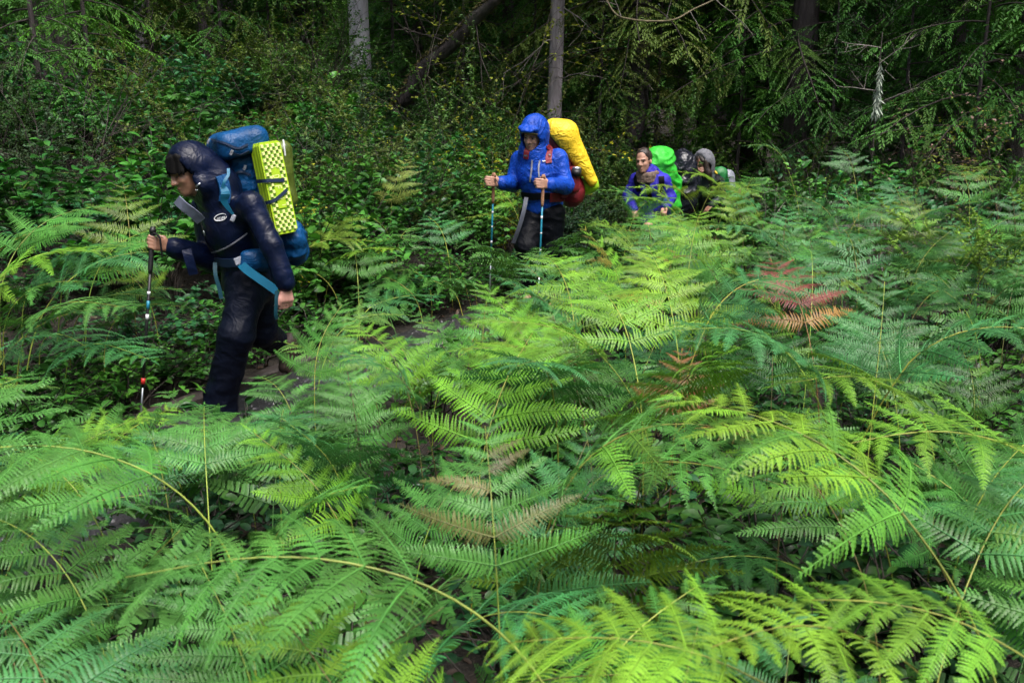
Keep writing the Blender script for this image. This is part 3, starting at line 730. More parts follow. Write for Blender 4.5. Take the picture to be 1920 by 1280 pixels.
tree(392, 17.5, 0.3, 15, M_bark_dark, CROWN_HIGH, 1, GREENS['dark'], 'narrow dark trunk above the navy hood', (0.01, 0), seed=7, dead=3)
tree(436, 22.0, 0.42, 17, M_bark_mid, CROWN_LOW, 0, GREENS['mid'], 'dusky purple-grey trunk above the blue pack lid', (0, 0), seed=8)
tree(783, 23.0, 0.24, 15, M_bark_dark, CROWN_LOW, 1, GREENS['mid'], 'thin dark trunk seen under the leaning mossy log', (0, 0), seed=9)
tree(1274, 18.5, 0.17, 13, M_bark_mid, CROWN_LOW, 2, GREENS['blue'], 'thin pale trunk above the green pack cover', (0.012, 0), seed=10, zoff=1.6)
tree(1335, 21.5, 0.62, 19, M_bark_dark, CROWN_LOW, 0, GREENS['mid'], 'massive shadowed trunk above the grey-hooded hiker', (0, 0), seed=11, zoff=1.2)
tree(1408, 17.5, 0.4, 16, M_bark_dark, CROWN_LOW, 2, GREENS['bright'], 'dark trunk with bright green boughs between hooded hiker and far ferns', (0, 0), seed=12, zoff=0.9)
tree(865, 27.0, 0.42, 17, M_bark_mid, CROWN_LOW, 0, GREENS['mid'], 'distant grey trunk behind the upper end of the mossy log', (0, 0), seed=13)
tree(1640, 16.5, 0.3, 14, M_bark_dark, CROWN_LOW, 1, GREENS['dark'], 'dark trunk behind the lichen-draped snag', (-0.01, 0), seed=14, zoff=0.6)
tree(1790, 14.5, 0.36, 15, M_bark_dark, CROWN_LOW, 2, GREENS['mid'], 'dark trunk with hanging green boughs above the far bracken', (-0.02, 0), seed=15, zoff=0.9)
tree(1925, 13.0, 0.3, 14, M_bark_dark, CROWN_LOW, 0, GREENS['mid'], 'tree with green boughs at the photo\'s top edge corner, trunk half out of view', (0.0, 0), seed=16, zoff=1.2)
tree(232, 21.0, 0.36, 16, M_bark_dark, CROWN_LOW, 1, GREENS['olive'], 'dark trunk between the corner trunk and the navy hood', (0, 0), seed=17, zoff=0.8)
tree(18, 18.0, 0.34, 15, M_bark_dark, CROWN_LOW, 2, GREENS['mid'], 'dark trunk in the upper corner nearest the picture edge', (0, 0), seed=18, zoff=0.7)
tree(955, 22.5, 0.3, 15, M_bark_dark, CROWN_LOW, 1, GREENS['olive'], 'thin dark trunk beside the slim twiggy trunk', (0, 0), seed=19, zoff=1.3)
tree(1120, 20.0, 0.28, 15, M_bark_dark, CROWN_LOW, 0, GREENS['mid'], 'dark trunk veiled by boughs beyond the yellow pack', (0, 0), seed=20, zoff=1.0)
_far = np.random.default_rng(77)
def far_label(u, Y):
    for lim, w in ((70, 'beyond the corner trunks'), (170, 'just past the thick corner trunk'), (260, 'over the bank\'s upper bushes'), (345, 'ahead of the navy hood'), (420, 'above the navy hood'), (500, 'above the blue pack'), (600, 'by the thick black trunk'), (660, 'between black and pale trunks'),
                   (730, 'by the pale grey trunk'), (800, 'under the mossy log'), (880, 'behind the mossy log'), (960, 'past the upper mossy log'), (1030, 'over the blue hood'), (1100, 'over the yellow cover'), (1180, 'past the yellow cover'), (1250, 'over the purple hiker'), (1310, 'over the green cover'),
                   (1380, 'over the grey hood'), (1450, 'past the grey stuff sack'), (1530, 'by the leaning trunk'), (1610, 'past the leaning trunk'), (1690, 'by the lichen snag'), (1770, 'past the lichen snag'), (1850, 'over the far bracken'), (9999, 'at the far picture edge')):
        if u < lim: break
    return ('deep-set' if Y > 34 else ('distant' if Y > 29 else 'mid-distance')) + ' conifer in the dim forest ' + w
_i = 0
for k in range(34):
    u = -200 + (k + _far.uniform(0, 1)) * 2320 / 34; Y = _far.uniform(24, 40)
    kk = CROWN_LOW
    tree(u, Y, _far.uniform(0.25, 0.55), _far.uniform(14, 19), [M_bark_dark, M_bark_mid][_far.integers(2)], kk, _far.integers(len(kk)), GREENS[['mid', 'dark', 'olive', 'blue', 'bright'][_far.integers(5)]],
         far_label(u, Y), seed=40 + k, zoff=_far.uniform(0, 0.8))
# young conifers and low boughs between the trunks
for k, (u, Y, s, c, lab) in enumerate([
        (60, 11.0, 1.0, 'mid', 'young conifer with drooping boughs on the bank in the upper corner'),
        (165, 12.5, 0.8, 'bright', 'young conifer, small and bright green, beside the corner trunk'),
        (290, 15.5, 1.0, 'olive', 'young olive-green conifer high on the bank above the navy hood'),
        (1130, 15.2, 0.85, 'mid', 'young conifer between yellow pack and dark rough trunk'),
        (1235, 15.6, 1.0, 'olive', 'young olive conifer above the green pack cover'),
        (1390, 15.0, 1.0, 'bright', 'young bright green conifer above the grey hood'),
        (1440, 16.5, 1.05, 'mid', 'young conifer beside the dark leaning trunk'),
        (1570, 14.2, 0.9, 'dark', 'young dark conifer between leaning trunk and lichen snag'),
        (1710, 13.6, 1.0, 'dark', 'young dark conifer between lichen snag and hanging boughs'),
        (1850, 12.3, 1.05, 'mid', 'young conifer above the far bracken at the picture edge'),
        (960, 18.5, 1.0, 'mid', 'young conifer behind the blue hood'),
        (820, 19.0, 0.9, 'dark', 'young dark conifer behind the mossy log'),
        (505, 19.0, 0.95, 'mid', 'young conifer beside the thick black trunk'),
        (610, 19.5, 0.9, 'bright', 'young bright conifer between black and pale trunks'), (740, 18.5, 1.0, 'mid', 'young conifer just past the pale grey trunk'), (420, 16.0, 0.9, 'mid', 'young conifer above the blue pack lid'),
        (870, 16.5, 0.95, 'olive', 'young olive conifer in front of the mossy log'), (1000, 17.0, 1.0, 'mid', 'young conifer beside the slim twiggy trunk'), (1310, 17.5, 1.0, 'bright', 'young bright conifer over the black bundle')]):
    tree(u, Y, 0.07, 5.0 * s, M_bark_dark, CROWN_SAP, k % 2, GREENS[c], lab, seed=80 + k, cs=s, name='young_conifer')
# the rest of the wood closes the view
def far_wood():
    """the wood goes on all round the clearing"""
    r = np.random.default_rng(5); mb = MB(); src = [conifer_branch(r, 2.4, 0.42, 0.22, 0.35, gap=0.2) for _ in range(4)]
    for k in range(1650):
        if k < 1130: th = r.uniform(-0.8, 0.8); d = r.uniform(34, 56); z = r.uniform(0, 1) ** 1.4 * 11
        else: th = r.uniform(0.85, 2 * math.pi - 0.85); d = r.uniform(15, 26); z = r.uniform(0, 1) * 15
        x, y = math.sin(th) * d, math.cos(th) * d
        M = Matrix.Translation((x, y, z)) @ Matrix.Rotation(r.uniform(0, 6.28), 4, 'Z') @ Matrix.Scale(r.uniform(1.2, 2.2), 4)
        mb.merge(src[r.integers(4)], np.array(M))
    o = link('far_forest', mb.mesh('far_forest', [M_needle, M_twig]), color=GREENS['mid'], kind='stuff')
    tag(o, 'dense dark wood closing the view behind all the trunks', 'forest')
far_wood()

def canopy():
    """the roof of boughs that shuts the light out beyond the clearing; it starts above the picture"""
    r = np.random.default_rng(6); mb = MB(); src = [conifer_branch(r, 2.4, 0.42, 0.2, 0.25, gap=0.18) for _ in range(4)]
    for k in range(330):
        x, y = r.uniform(-26, 30), r.uniform(2, 44); d = side_d(np.array([x]), np.array([y]))[0]
        if y < 16.5 + r.normal() * 0.8 and d < 5.0 + r.normal() * 0.8 and x < 9: continue
        if y > 11.5 and y < 13 and abs(x) < 3 and r.random() < 0.5: continue
        if (x + 2.6) ** 2 + (y - 15.0) ** 2 < 22: continue          # gap shaped in the roof to let light reach the pale trunk
        z = hz(x, y) + r.uniform(5.2, 11) + max(0, y - 22) * 0.1
        M = Matrix.Translation((x, y, z)) @ Matrix.Rotation(r.uniform(0, 6.28), 4, 'Z') @ Matrix.Scale(r.uniform(1.0, 1.8), 4)
        mb.merge(src[r.integers(4)], np.array(M))
    o = link('shading_canopy', mb.mesh('shading_canopy', [M_needle, M_twig]), color=GREENS['mid'], kind='stuff')
    tag(o, 'unseen roof of conifer boughs shading the forest behind the hikers', 'foliage')
canopy()

# leaning mossy log
def mossy_log():
    root_p = A(770, 168, 15.0); P = spline([A(752, 190, 15.1), root_p, A(800, 120, 14.8), A(850, 78, 14.6), A(905, 20, 14.3), A(960, -30, 14.1), A(1010, -70, 14.0)], 30)
    root = empty('leaning_log', tuple(P[0]), 'mossy dark log leaning across the wood beside the pale grey trunk', 'log')
    mb = MB(); tube(mb, P, np.linspace(0.13, 0.08, 30), 12, 0, rough=0.25); part('bark', mb.mesh('log_bark', M_bark_dark), root)
    r = np.random.default_rng(3); mb = MB(); n = 2600; i = r.integers(0, 29, n); f = r.random(n)[:, None]; q = P[i] * (1 - f) + P[i + 1] * f
    an = r.uniform(-0.4, 3.5, n); rad = 0.125 - 0.05 * i / 29; q = q + np.stack([np.cos(an) * rad, -np.abs(np.sin(an)) * rad * 0.8, np.sin(an) * rad * 0.8], 1)
    scatter(mb, (RHOMB[0] * np.array([1, 0.5, 1]), RHOMB[1], RHOMB[2]), q, frames(r.normal(size=(n, 3)) * [1, 1, 0.5] + [0, 0, -0.3], np.tile([0, -1.0, 0.4], (n, 1)), r.normal(size=n)), r.uniform(0.03, 0.08, n))
    part('moss', mb.mesh('log_moss', M_moss), root, kind='stuff')
    for k, (t, d) in enumerate([(14, (-0.8, -0.2, 0.25)), (18, (0.3, -0.3, -0.8)), (9, (-0.3, -0.2, 0.9))]):
        mb = MB(); tips = []; twig_tree(r, mb, P[t], d, 0.7, 0.02, 1, tips); part('dead_branch', mb.mesh('dead_branch', M_twig), root)
mossy_log()
# snag wrapped in pale lichen
def lichen_snag():
    P = spline([A(1633, 330, 12.2) - [0, 0, 0.5], A(1638, 260, 12.2), A(1643, 190, 12.2), A(1648, 130, 12.2), A(1655, 60, 12.25)], 20)
    P[0, 2] = hz(P[0, 0], P[0, 1]) - 0.1
    root = empty('lichen_snag', tuple(P[0]), 'thin dead stem wrapped in hanging pale lichen', 'snag'); r = np.random.default_rng(8)
    mb = MB(); tube(mb, P, np.linspace(0.013, 0.005, 20), 6, 0); part('stem', mb.mesh('snag_stem', M_twig), root)
    mb = MB(); n = 520; t = r.beta(1.6, 2.2, n); v = 215 - 100 * t; q = np.stack([A(1643 + (215 - vv) * 0.09 + r.normal() * (2.2 - 1.4 * tt + (vv > 195) * 1.2), vv, 12.18 + r.normal() * 0.02) for vv, tt in zip(v, t)])
    d = np.tile([0, 0, -1.0], (n, 1)) + r.normal(size=(n, 3)) * 0.25
    scatter(mb, (RHOMB[0] * np.array([1, 0.12, 1]), RHOMB[1], RHOMB[2]), q, frames(d, np.tile([0, -1.0, 0.2], (n, 1)), r.normal(size=n)), r.uniform(0.05, 0.13, n)); part('lichen', mb.mesh('snag_lichen', M_lichen), root, kind='stuff')
    for k in range(5):
        mb = MB(); twig_tree(r, mb, P[9 + 2 * k], (r.normal(), -0.2, r.uniform(0, 0.8)), 0.5, 0.006, 1, []); part('dead_branch', mb.mesh('dead_branch', M_twig_pale), root)
lichen_snag()
# long bare bough sagging across the top, moss on its underside
def sagging_bough():
    P = spline([A(1120, -40, 12.5), A(1150, 22, 12.4), A(1185, 37, 12.3), A(1225, 40, 12.3), A(1265, 37, 12.4), A(1300, 18, 12.5), A(1345, -4, 12.6), A(1390, -40, 12.8)], 40)
    root = empty('sagging_bough', tuple(P[0]), 'bare moss-tinged bough sagging in a curve across the top of the view', 'branch')
    mb = MB(); tube(mb, P, np.interp(np.linspace(0, 1, 40), [0, .4, 1], [0.009, 0.013, 0.007]), 6, 0, rough=0.3); part('limb', mb.mesh('bough_limb', mottled('mossy_limb', (0.06, 0.05, 0.02), (0.16, 0.13, 0.08), 6, 0.85)), root)
    r = np.random.default_rng(4)
    for k in (8, 20, 27, 33):
        mb = MB(); twig_tree(r, mb, P[k], (r.normal() * 0.6, -0.2, r.choice([-0.7, 0.8])), 0.45, 0.006, 1, []); part('twig', mb.mesh('bough_twig', M_twig_pale), root)
sagging_bough()

# ------------------------------------------------------------------ bushes on the bank
def bush_zone(u, v):
    if u < 250: return 'on the bank ahead of the hiker in navy' if v > 300 else 'high on the bank under the corner boughs'
    if u < 470: return 'on the bank above the navy hood' if v < 300 else 'on the bank behind the hiker in navy'
    if u < 640: return 'on the bank under the thick black trunk' if v < 260 else 'on the bank beside the foam sleeping pad'
    if u < 800: return 'on the bank under the pale grey trunk' if v < 300 else 'on the bank between navy and blue hikers'
    if u < 1000: return 'on the bank under the mossy leaning log' if v < 300 else 'on the bank beside the blue hiker\'s extended pole'
    if u < 1180: return 'behind the yellow pack cover'
    if u < 1420: return 'in the dark behind the two rear hikers'
    return 'at the forest edge beyond the far bracken'
SAL_COL = [((0.025, 0.1, 0.018), 'dark green'), ((0.04, 0.15, 0.022), 'mid-green'), ((0.06, 0.19, 0.028), 'fresh green'), ((0.028, 0.12, 0.04), 'blue-green')]
_b = np.random.default_rng(21); _pts = []
for _ in range(9000):
    y = _b.uniform(4.2, 16.5); x = _b.uniform(-9.5, 5); d = side_d(x, y)
    if d < HALF + 0.18 or d > 7.5: continue
    if abs(x) > 0.56 * y + 0.4: continue
    if project((x, y, 0.5))[0] < 330 and y < 7.3 and d > HALF + 0.75 and _b.random() < 0.4: continue      # bracken stands here
    sp = 0.3 if d < HALF + 0.8 else 0.4 + 0.06 * d
    if all((x - a) ** 2 + (y - b) ** 2 > sp * sp for a, b in _pts): _pts.append((x, y))
for k, (x, y) in enumerate(_pts):
    d = side_d(x, y); low = d < HALF + 0.75 or (project((x, y, 0.5))[0] < 330 and y < 7.3)
    u, v, zc = project((x, y, hz(x, y) + 0.7)); c, cn = SAL_COL[_b.integers(4)]; c = jcol(c, _b, 0.2)
    if low: k_ = _b.integers(3); salal(x, y, _b.uniform(0.8, 1.2), c, k_, ['compact', 'spreading', 'upright'][k_] + f' low {cn} path-edge plant ' + bush_zone(u, v), low=True)
    elif _b.random() < 0.22: shrub(HUCK, _b.integers(3), x, y, _b.uniform(0.7, 1.0), jcol([(0.05, 0.11, 0.035), (0.09, 0.13, 0.03), (0.045, 0.1, 0.05)][_b.integers(3)], _b, 0.2), 'fine-leaved ' + cn + ' shrub ' + bush_zone(u, v), 'fine_leaved_shrub', 'fine-leaved shrubs on the bank')
    else:
        s_, z_ = _b.uniform(0.8, 1.2), _b.uniform(0.8, 1.25); w_ = ('tall ' if z_ > 1.1 else ('low ' if z_ < 0.92 else '')) + ('broad ' if s_ > 1.06 else ('small ' if s_ < 0.93 else ''))
        salal(x, y, s_, c, _b.integers(4), f'{w_}{cn} glossy-leaved bush ' + bush_zone(u, v), sz=z_)
print('bank bushes', len(_pts), time.time() - T0)
def ug(u, v, Y):
    p = at(u, v, Y); return p.x, p.y
# named shrubs with looks of their own
for k, (u, v, Y, kind, i, s, c, lab) in enumerate([
        (935, 200, 12.3, AIRY, 0, 1.0, (0.3, 0.3, 0.02), 'airy shrub with bright yellow leaves under the mossy log'),
        (950, 230, 11.6, HUCK, 0, 0.8, (0.3, 0.33, 0.02), 'bright yellow-green shrub just beside the blue hood'),
        (735, 290, 11.0, HUCK, 1, 0.85, (0.1, 0.2, 0.06), 'pale green feathery shrub standing free between navy and blue hikers'),
        (705, 250, 11.6, AIRY, 0, 0.7, (0.28, 0.33, 0.02), 'airy yellow-leaved shrub beside the feathery shrub'),
        (565, 345, 8.0, AIRY, 1, 0.45, (0.3, 0.3, 0.02), 'small yellow-leaved sprig beside the foam sleeping pad'),
        (880, 60, 13.5, AIRY, 1, 1.15, (0.2, 0.24, 0.03), 'tall airy olive-yellow shrub in front of the mossy log'),
        (575, 115, 16.0, AIRY, 0, 0.7, (0.35, 0.14, 0.04), 'small shrub with orange autumn leaves under the thick black trunk'),
        (1560, 260, 11.6, AIRY, 0, 0.75, (0.14, 0.22, 0.03), 'airy yellow-green shrub beside the lichen snag'),
        (1480, 260, 11.5, HUCK, 2, 0.8, (0.08, 0.17, 0.05), 'leafy shrub at the foot of the dark leaning trunk'),
        (1820, 200, 11.8, AIRY, 1, 0.9, (0.3, 0.2, 0.17), 'airy shrub with pale pinkish leaves above the far bracken'),
        (1870, 130, 12.0, AIRY, 0, 1.1, (0.28, 0.2, 0.17), 'tall airy shrub with pinkish leaves at the picture edge'),
        (1790, 210, 11.0, AIRY, 1, 0.8, (0.17, 0.21, 0.03), 'airy yellow-green shrub over the far bracken'),
        (1910, 350, 7.0, HUCK, 1, 0.8, (0.16, 0.28, 0.04), 'bright lime shrub at the picture edge over the bracken'),
        (1100, 300, 11.6, HUCK, 0, 0.95, (0.05, 0.11, 0.04), 'green shrub just behind the yellow pack cover'),
        (1150, 330, 12.5, HUCK, 1, 0.85, (0.045, 0.1, 0.035), 'dark shrub between yellow pack and purple hiker'),
        (1420, 300, 13.5, HUCK, 2, 0.95, (0.04, 0.08, 0.03), 'dark shrub behind the grey stuff sack'),
        (1700, 240, 12.2, HUCK, 0, 0.9, (0.09, 0.08, 0.05), 'olive-brown shrub beyond the bare twigs')]):
    x, y = ug(u, v, Y); shrub(kind, i, x, y, s, c, lab, 'leafy_shrub', 'leafy shrubs of the forest edge')
for k, (u, Y, i, s, lab) in enumerate([
        (1520, 9.6, 0, 0.85, 'bare pale twiggy shrub below the dark leaning trunk'), (1600, 10.2, 2, 0.9, 'bare tangled grey shrub below the lichen snag'),
        (1690, 10.3, 2, 1.0, 'bare tangled grey shrub beyond the far bracken'), (1760, 10.0, 0, 0.8, 'bare brown twiggy shrub over the far bracken'),
        (1490, 10.8, 1, 1.0, 'dark bare shrub at the foot of the leaning trunk'), (1720, 12.5, 1, 1.5, 'tall dark bare shrub in front of the hanging boughs'),
        (1680, 12.6, 1, 1.4, 'tall thin bare shrub beside the lichen snag'), (560, 14.0, 1, 1.3, 'bare dark shrub under the thick black trunk'),
        (120, 9.0, 1, 1.1, 'bare dark twiggy shrub on the bank under the corner boughs'), (1860, 9.2, 1, 1.0, 'dark bare shrub at the picture edge over the bracken')]):
    x, y = ug(u, 300, Y); shrub(BARE, i, x, y, s, None, lab, 'bare_shrub', 'bare shrubs of the forest edge')
_e = np.random.default_rng(31)
for k in range(22):                  # leafy bushes closing the far edge of the bracken
    u = 1420 + (k + _e.random()) * 560 / 22; Y = _e.uniform(10.8, 13.2); x, y = ug(u, 300, Y); c, cn = SAL_COL[k % 4]
    salal(x, y, _e.uniform(0.9, 1.25), jcol(c, _e, 0.2), k % 4, ('tall ' if k % 3 else 'broad ') + cn + ' glossy-leaved bush ' + ('below the leaning trunk' if u < 1560 else ('by the lichen snag' if u < 1700 else ('past the lichen snag' if u < 1820 else 'at the far picture edge'))), sz=_e.uniform(1.0, 1.5))
for k in range(64):                  # undergrowth at the forest edge beyond the ferns
    u = _e.uniform(1080, 1980) if k < 34 else _e.uniform(250, 1080); Y = _e.uniform(13.2, 19); x, y = ug(u, 260, Y); u2, v2, _ = project((x, y, hz(x, y) + 0.6))
    shrub(HUCK, _e.integers(3), x, y, _e.uniform(0.8, 1.2), jcol([(0.05, 0.14, 0.03), (0.07, 0.17, 0.03), (0.1, 0.15, 0.03)][k % 3], _e, 0.25), ['deep green', 'mid-green', 'olive'][k % 3] + (' tall' if Y > 17 else (' broad' if Y > 15 else '')) + ' dim shrub ' + bush_zone(u2, v2), 'dim_shrub', 'dim shrubs under the trees')

# ------------------------------------------------------------------ bracken
def at_z(u, v, z):
    d = ray(u, v); t = (z - CAM_H) / d.z; return CAMP + d * t
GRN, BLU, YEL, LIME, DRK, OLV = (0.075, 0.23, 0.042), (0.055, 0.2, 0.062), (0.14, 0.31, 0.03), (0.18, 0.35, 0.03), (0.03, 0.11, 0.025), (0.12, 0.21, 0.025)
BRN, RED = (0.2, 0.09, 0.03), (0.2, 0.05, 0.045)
_hero = []
LEANS = [(6, 40, 88), (4, 30, 95), (10, 35, 75), (3, 55, 92), (12, 45, 90), (2, 12, 55), (10, 68, 98), (7, 38, 80)]
LEANF = [(5, 25, 58), (4, 30, 68), (8, 28, 74), (3, 18, 50), (10, 42, 82), (2, 14, 52), (8, 52, 90), (6, 30, 62)]
def hero(u, v, z, yaw, scale, col, var, label, pairs=9, Y=None, **k):
    """a fern whose blade starts at photo pixel u, v (z metres up, or at depth Y)"""
    p = at_z(u, v, z) if Y is None else at(u, v, Y)
    ya = R(yaw); x, y = p.x, p.y; l0, lb, l1 = [R(q) for q in LEANS[var]]
    for _ in range(3):
        hb = max(0.12, p.z - hz(x, y)); rc = Rachis(hb, 0.6 * scale, l0, lb, l1, len(_hero) * 1.3); q = rc.frame(rc.h)[0]
        x, y = p.x - (math.cos(ya) * q[0] - math.sin(ya) * q[1]), p.y - (math.sin(ya) * q[0] + math.cos(ya) * q[1])
    _hero.append((x, y)); fern(x, y, ya, rc, col, label, pairs=pairs, seed=len(_hero), z=p.z - q[2], **k)
hero(775, 1088, 0.98, 186, 0.92, GRN, 6, 'big blurred green fern closest to the camera, thick yellow midrib lying level')
hero(285, 890, 0.95, 190, 0.9, GRN, 3, 'big green fern in front of the leading hiker\'s pole tip, yellow midrib lying level')
hero(930, 1060, 0.86, 92, 0.6, GRN, 5, 'big green fern with pink-brown tinged leaflets in the middle of the near row', odd=(0.4, (0.2, 0.12, 0.075)))
hero(1690, 960, 0.95, 148, 1.0, LIME, 4, 'big yellow-lime fern arching over the dark leafy gap', odd=(0.25, GRN))
hero(1590, 1185, 0.98, 200, 0.5, LIME, 6, 'small lime fern at the bottom edge below the dark leafy gap')
hero(1860, 1195, 0.98, 160, 0.55, YEL, 6, 'yellow-green fern in the bottom corner of the picture')
hero(1360, 1245, 0.98, 175, 0.62, LIME, 6, 'lime fern lying along the bottom edge of the picture')
hero(1085, 880, 0.92, 345, 0.9, GRN, 1, 'green fern whose leaflets point into the dark leafy gap', odd=(0.15, YEL))
hero(1190, 870, 0.75, 330, 0.8, GRN, 6, 'green fern hanging over the edge of the dark leafy gap')
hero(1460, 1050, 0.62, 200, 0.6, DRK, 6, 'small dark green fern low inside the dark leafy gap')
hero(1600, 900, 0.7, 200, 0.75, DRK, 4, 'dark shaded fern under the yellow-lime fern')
hero(590, 700, 0.7, 60, 0.62, GRN, 5, 'green fern right in front of the leading hiker\'s shin', pairs=7)
hero(625, 640, 0.72, 30, 0.7, (0.11, 0.22, 0.045), 1, 'light green fern below the leading hiker\'s hanging hand', pairs=7)
hero(245, 465, 0, 110, 0.95, OLV, 5, 'yellowish upright fern just behind the hand on the pole', pairs=7, Y=6.7, scol=(0.3, 0.25, 0.06))
hero(272, 550, 0, 150, 0.85, OLV, 1, 'yellowish fern crossing behind the leading hiker\'s pole', pairs=6, Y=6.5)
hero(735, 375, 0, 70, 0.85, (0.2, 0.26, 0.06), 5, 'yellow-green fern alone among bushes between navy and blue hikers', pairs=7, Y=9.2)
hero(690, 405, 0, 200, 0.7, YEL, 6, 'small yellow-green fern under the lone fern among the bushes', pairs=6, Y=9.0)
hero(1510, 605, 0.88, 100, 0.8, RED, 2, 'withered red-brown fern among the green ones', pairs=7, scol=(0.2, 0.09, 0.04), odd=(0.2, (0.3, 0.2, 0.05)))
hero(1268, 775, 0.72, 80, 0.45, BRN, 5, 'small withered brown fern at the top of the dark leafy gap', pairs=6, scol=(0.18, 0.08, 0.03))
hero(1330, 800, 0.6, 300, 0.35, (0.24, 0.13, 0.04), 6, 'tiny tan withered fern beside the brown one', pairs=5, scol=(0.2, 0.1, 0.03))
hero(1290, 372, 0, 200, 0.85, (0.2, 0.31, 0.03), 0, 'bright yellow-green fern in front of the hiker in purple', pairs=7, Y=9.9)
hero(1330, 365, 0, 20, 0.75, (0.17, 0.29, 0.03), 1, 'bright green fern in front of the grey-hooded hiker', pairs=7, Y=10.3)
hero(1180, 640, 0.9, 100, 0.85, YEL, 0, 'bright yellow-green fern in the sunlit middle of the field', pairs=9)
hero(1120, 660, 0.88, 190, 0.8, YEL, 4, 'yellow-green fern beside the brightest fern of the field', pairs=9)
hero(1330, 600, 0.95, 20, 0.85, BLU, 1, 'blue-green fern between the bright yellow ferns and the withered red one', pairs=9)
hero(1035, 730, 0.88, 250, 0.8, BLU, 7, 'blue-green fern on a tall yellow stalk in the middle of the field', pairs=9)
hero(1600, 320, 0, 100, 0.7, (0.07, 0.17, 0.06), 2, 'fern standing before the bare tangled shrubs', pairs=7, Y=9.0)
hero(1470, 300, 0, 170, 0.8, (0.06, 0.16, 0.05), 1, 'fern reaching towards the grey stuff sack', pairs=7, Y=10.2)
hero(1690, 700, 0.95, 340, 0.95, BLU, 1, 'large blue-green fern hanging to the dark hollow near the picture edge', pairs=9)
hero(1500, 690, 1.0, 200, 0.85, BLU, 0, 'large blue-green fern below the withered red one', pairs=9)
hero(1880, 830, 1.0, 180, 0.75, YEL, 6, 'yellow-green fern at the picture edge over the dark hollow', pairs=9)
hero(395, 850, 0.3, 250, 0.5, GRN, 4, 'green fern hiding the leading hiker\'s front boot', pairs=7)
hero(320, 880, 0.42, 200, 0.6, GRN, 1, 'green fern between pole tip and the leading hiker\'s boot', pairs=7)
hero(525, 800, 0.35, 60, 0.5, GRN, 4, 'green fern on the path side behind the leading hiker\'s boot', pairs=7)
hero(450, 870, 0.42, 140, 0.6, (0.1, 0.23, 0.045), 1, 'light green fern before the leading hiker\'s boots', pairs=9)
hero(1250, 372, 0, 170, 0.8, (0.15, 0.29, 0.03), 4, 'bright arching fern hiding the purple jacket\'s hem', pairs=7, Y=9.6)
hero(1370, 372, 0, 30, 0.75, (0.14, 0.27, 0.03), 0, 'bright fern in front of the green backpack', pairs=7, Y=10.0)
hero(1215, 385, 0, 190, 0.95, GRN, 4, 'green fern over the purple hiker\'s bare knee', pairs=7, Y=9.7)
hero(1400, 360, 0, 60, 0.7, GRN, 1, 'green fern below the grey stuff sack', pairs=7, Y=10.6)
hero(1190, 405, 0, 20, 0.95, GRN, 1, 'green fern beside the purple hiker\'s bare shin', pairs=7, Y=9.6)
hero(1262, 395, 0, 200, 1.0, (0.12, 0.26, 0.035), 4, 'light fern below the purple hiker\'s shorts', pairs=7, Y=9.3)
hero(1165, 440, 0, 160, 0.7, YEL, 4, 'yellow-green fern between the blue and purple hikers', pairs=7, Y=9.2)
hero(90, 985, 0.55, 200, 0.7, GRN, 4, 'green fern hiding the gravel at the lower corner', pairs=7)
hero(30, 1040, 0.6, 30, 0.7, BLU, 1, 'blue-green fern at the lower corner of the picture', pairs=7)
hero(150, 1120, 0.7, 150, 0.7, GRN, 0, 'green fern below the level-lying front fern', pairs=9)
hero(1345, 345, 0, 170, 0.85, (0.15, 0.29, 0.03), 4, 'bright fern screening the black bundle', pairs=7, Y=10.6)
hero(545, 770, 0.42, 130, 0.6, GRN, 0, 'green fern standing at the path edge under the leading hiker\'s pack', pairs=7)
hero(640, 700, 0.5, 160, 0.65, (0.1, 0.23, 0.04), 7, 'light green fern leaning over the path behind the leading hiker', pairs=7)
# the field itself: the canopy line of the photograph limits how tall a fern may stand
LIM = np.array([(-200, 760), (0, 750), (120, 760), (230, 825), (330, 835), (430, 800), (480, 740), (540, 660), (600, 620), (700, 605), (800, 575), (900, 520), (975, 488), (1060, 455), (1090, 395), (1160, 388), (1230, 385), (1300, 352), (1370, 330), (1450, 315), (1600, 345), (1750, 300), (1920, 255), (2200, 230)], float)
def near_patch(x, y):
    u, v, _ = project((x, y, 0.0))
    if 1230 < u < 1600 and 1010 < v < 1340 and y < 4.2: return True       # the leafy gap
    u2, v2, _ = project((x, y, 0.8))
    if 1180 < u2 < 1560 and 890 < v2 < 1160: return True
    if 1690 < u < 1900 and 880 < v < 1000: return True                    # dark hollow at the edge
    return False
def fern_zone(u, v):
    if v > 1000: return 'in the nearest row' if u < 1100 else 'around the dark leafy gap'
    if v > 780: return 'before the first pole tip' if u < 520 else ('in the near middle of the field' if u < 1100 else ('behind the dark leafy gap' if u < 1650 else 'near the dark hollow'))
    if u < 860: return 'before the leading hiker\'s legs'
    if v > 560: return 'in the field below the blue hiker' if u < 1180 else ('around the withered red fern' if u < 1620 else 'over the dark hollow')
    if u < 1130: return 'at the blue hiker\'s legs'
    if u < 1420: return 'before the two rear hikers'
    return 'below the bare far shrubs' if u < 1700 else 'at the field\'s far corner'
def lean_word(yaw):
    a = yaw % 360
    return 'leaning away' if 45 <= a < 135 else ('leaning towards the hikers\' heading' if 135 <= a < 225 else ('leaning to the camera' if 225 <= a < 315 else 'leaning from the path'))
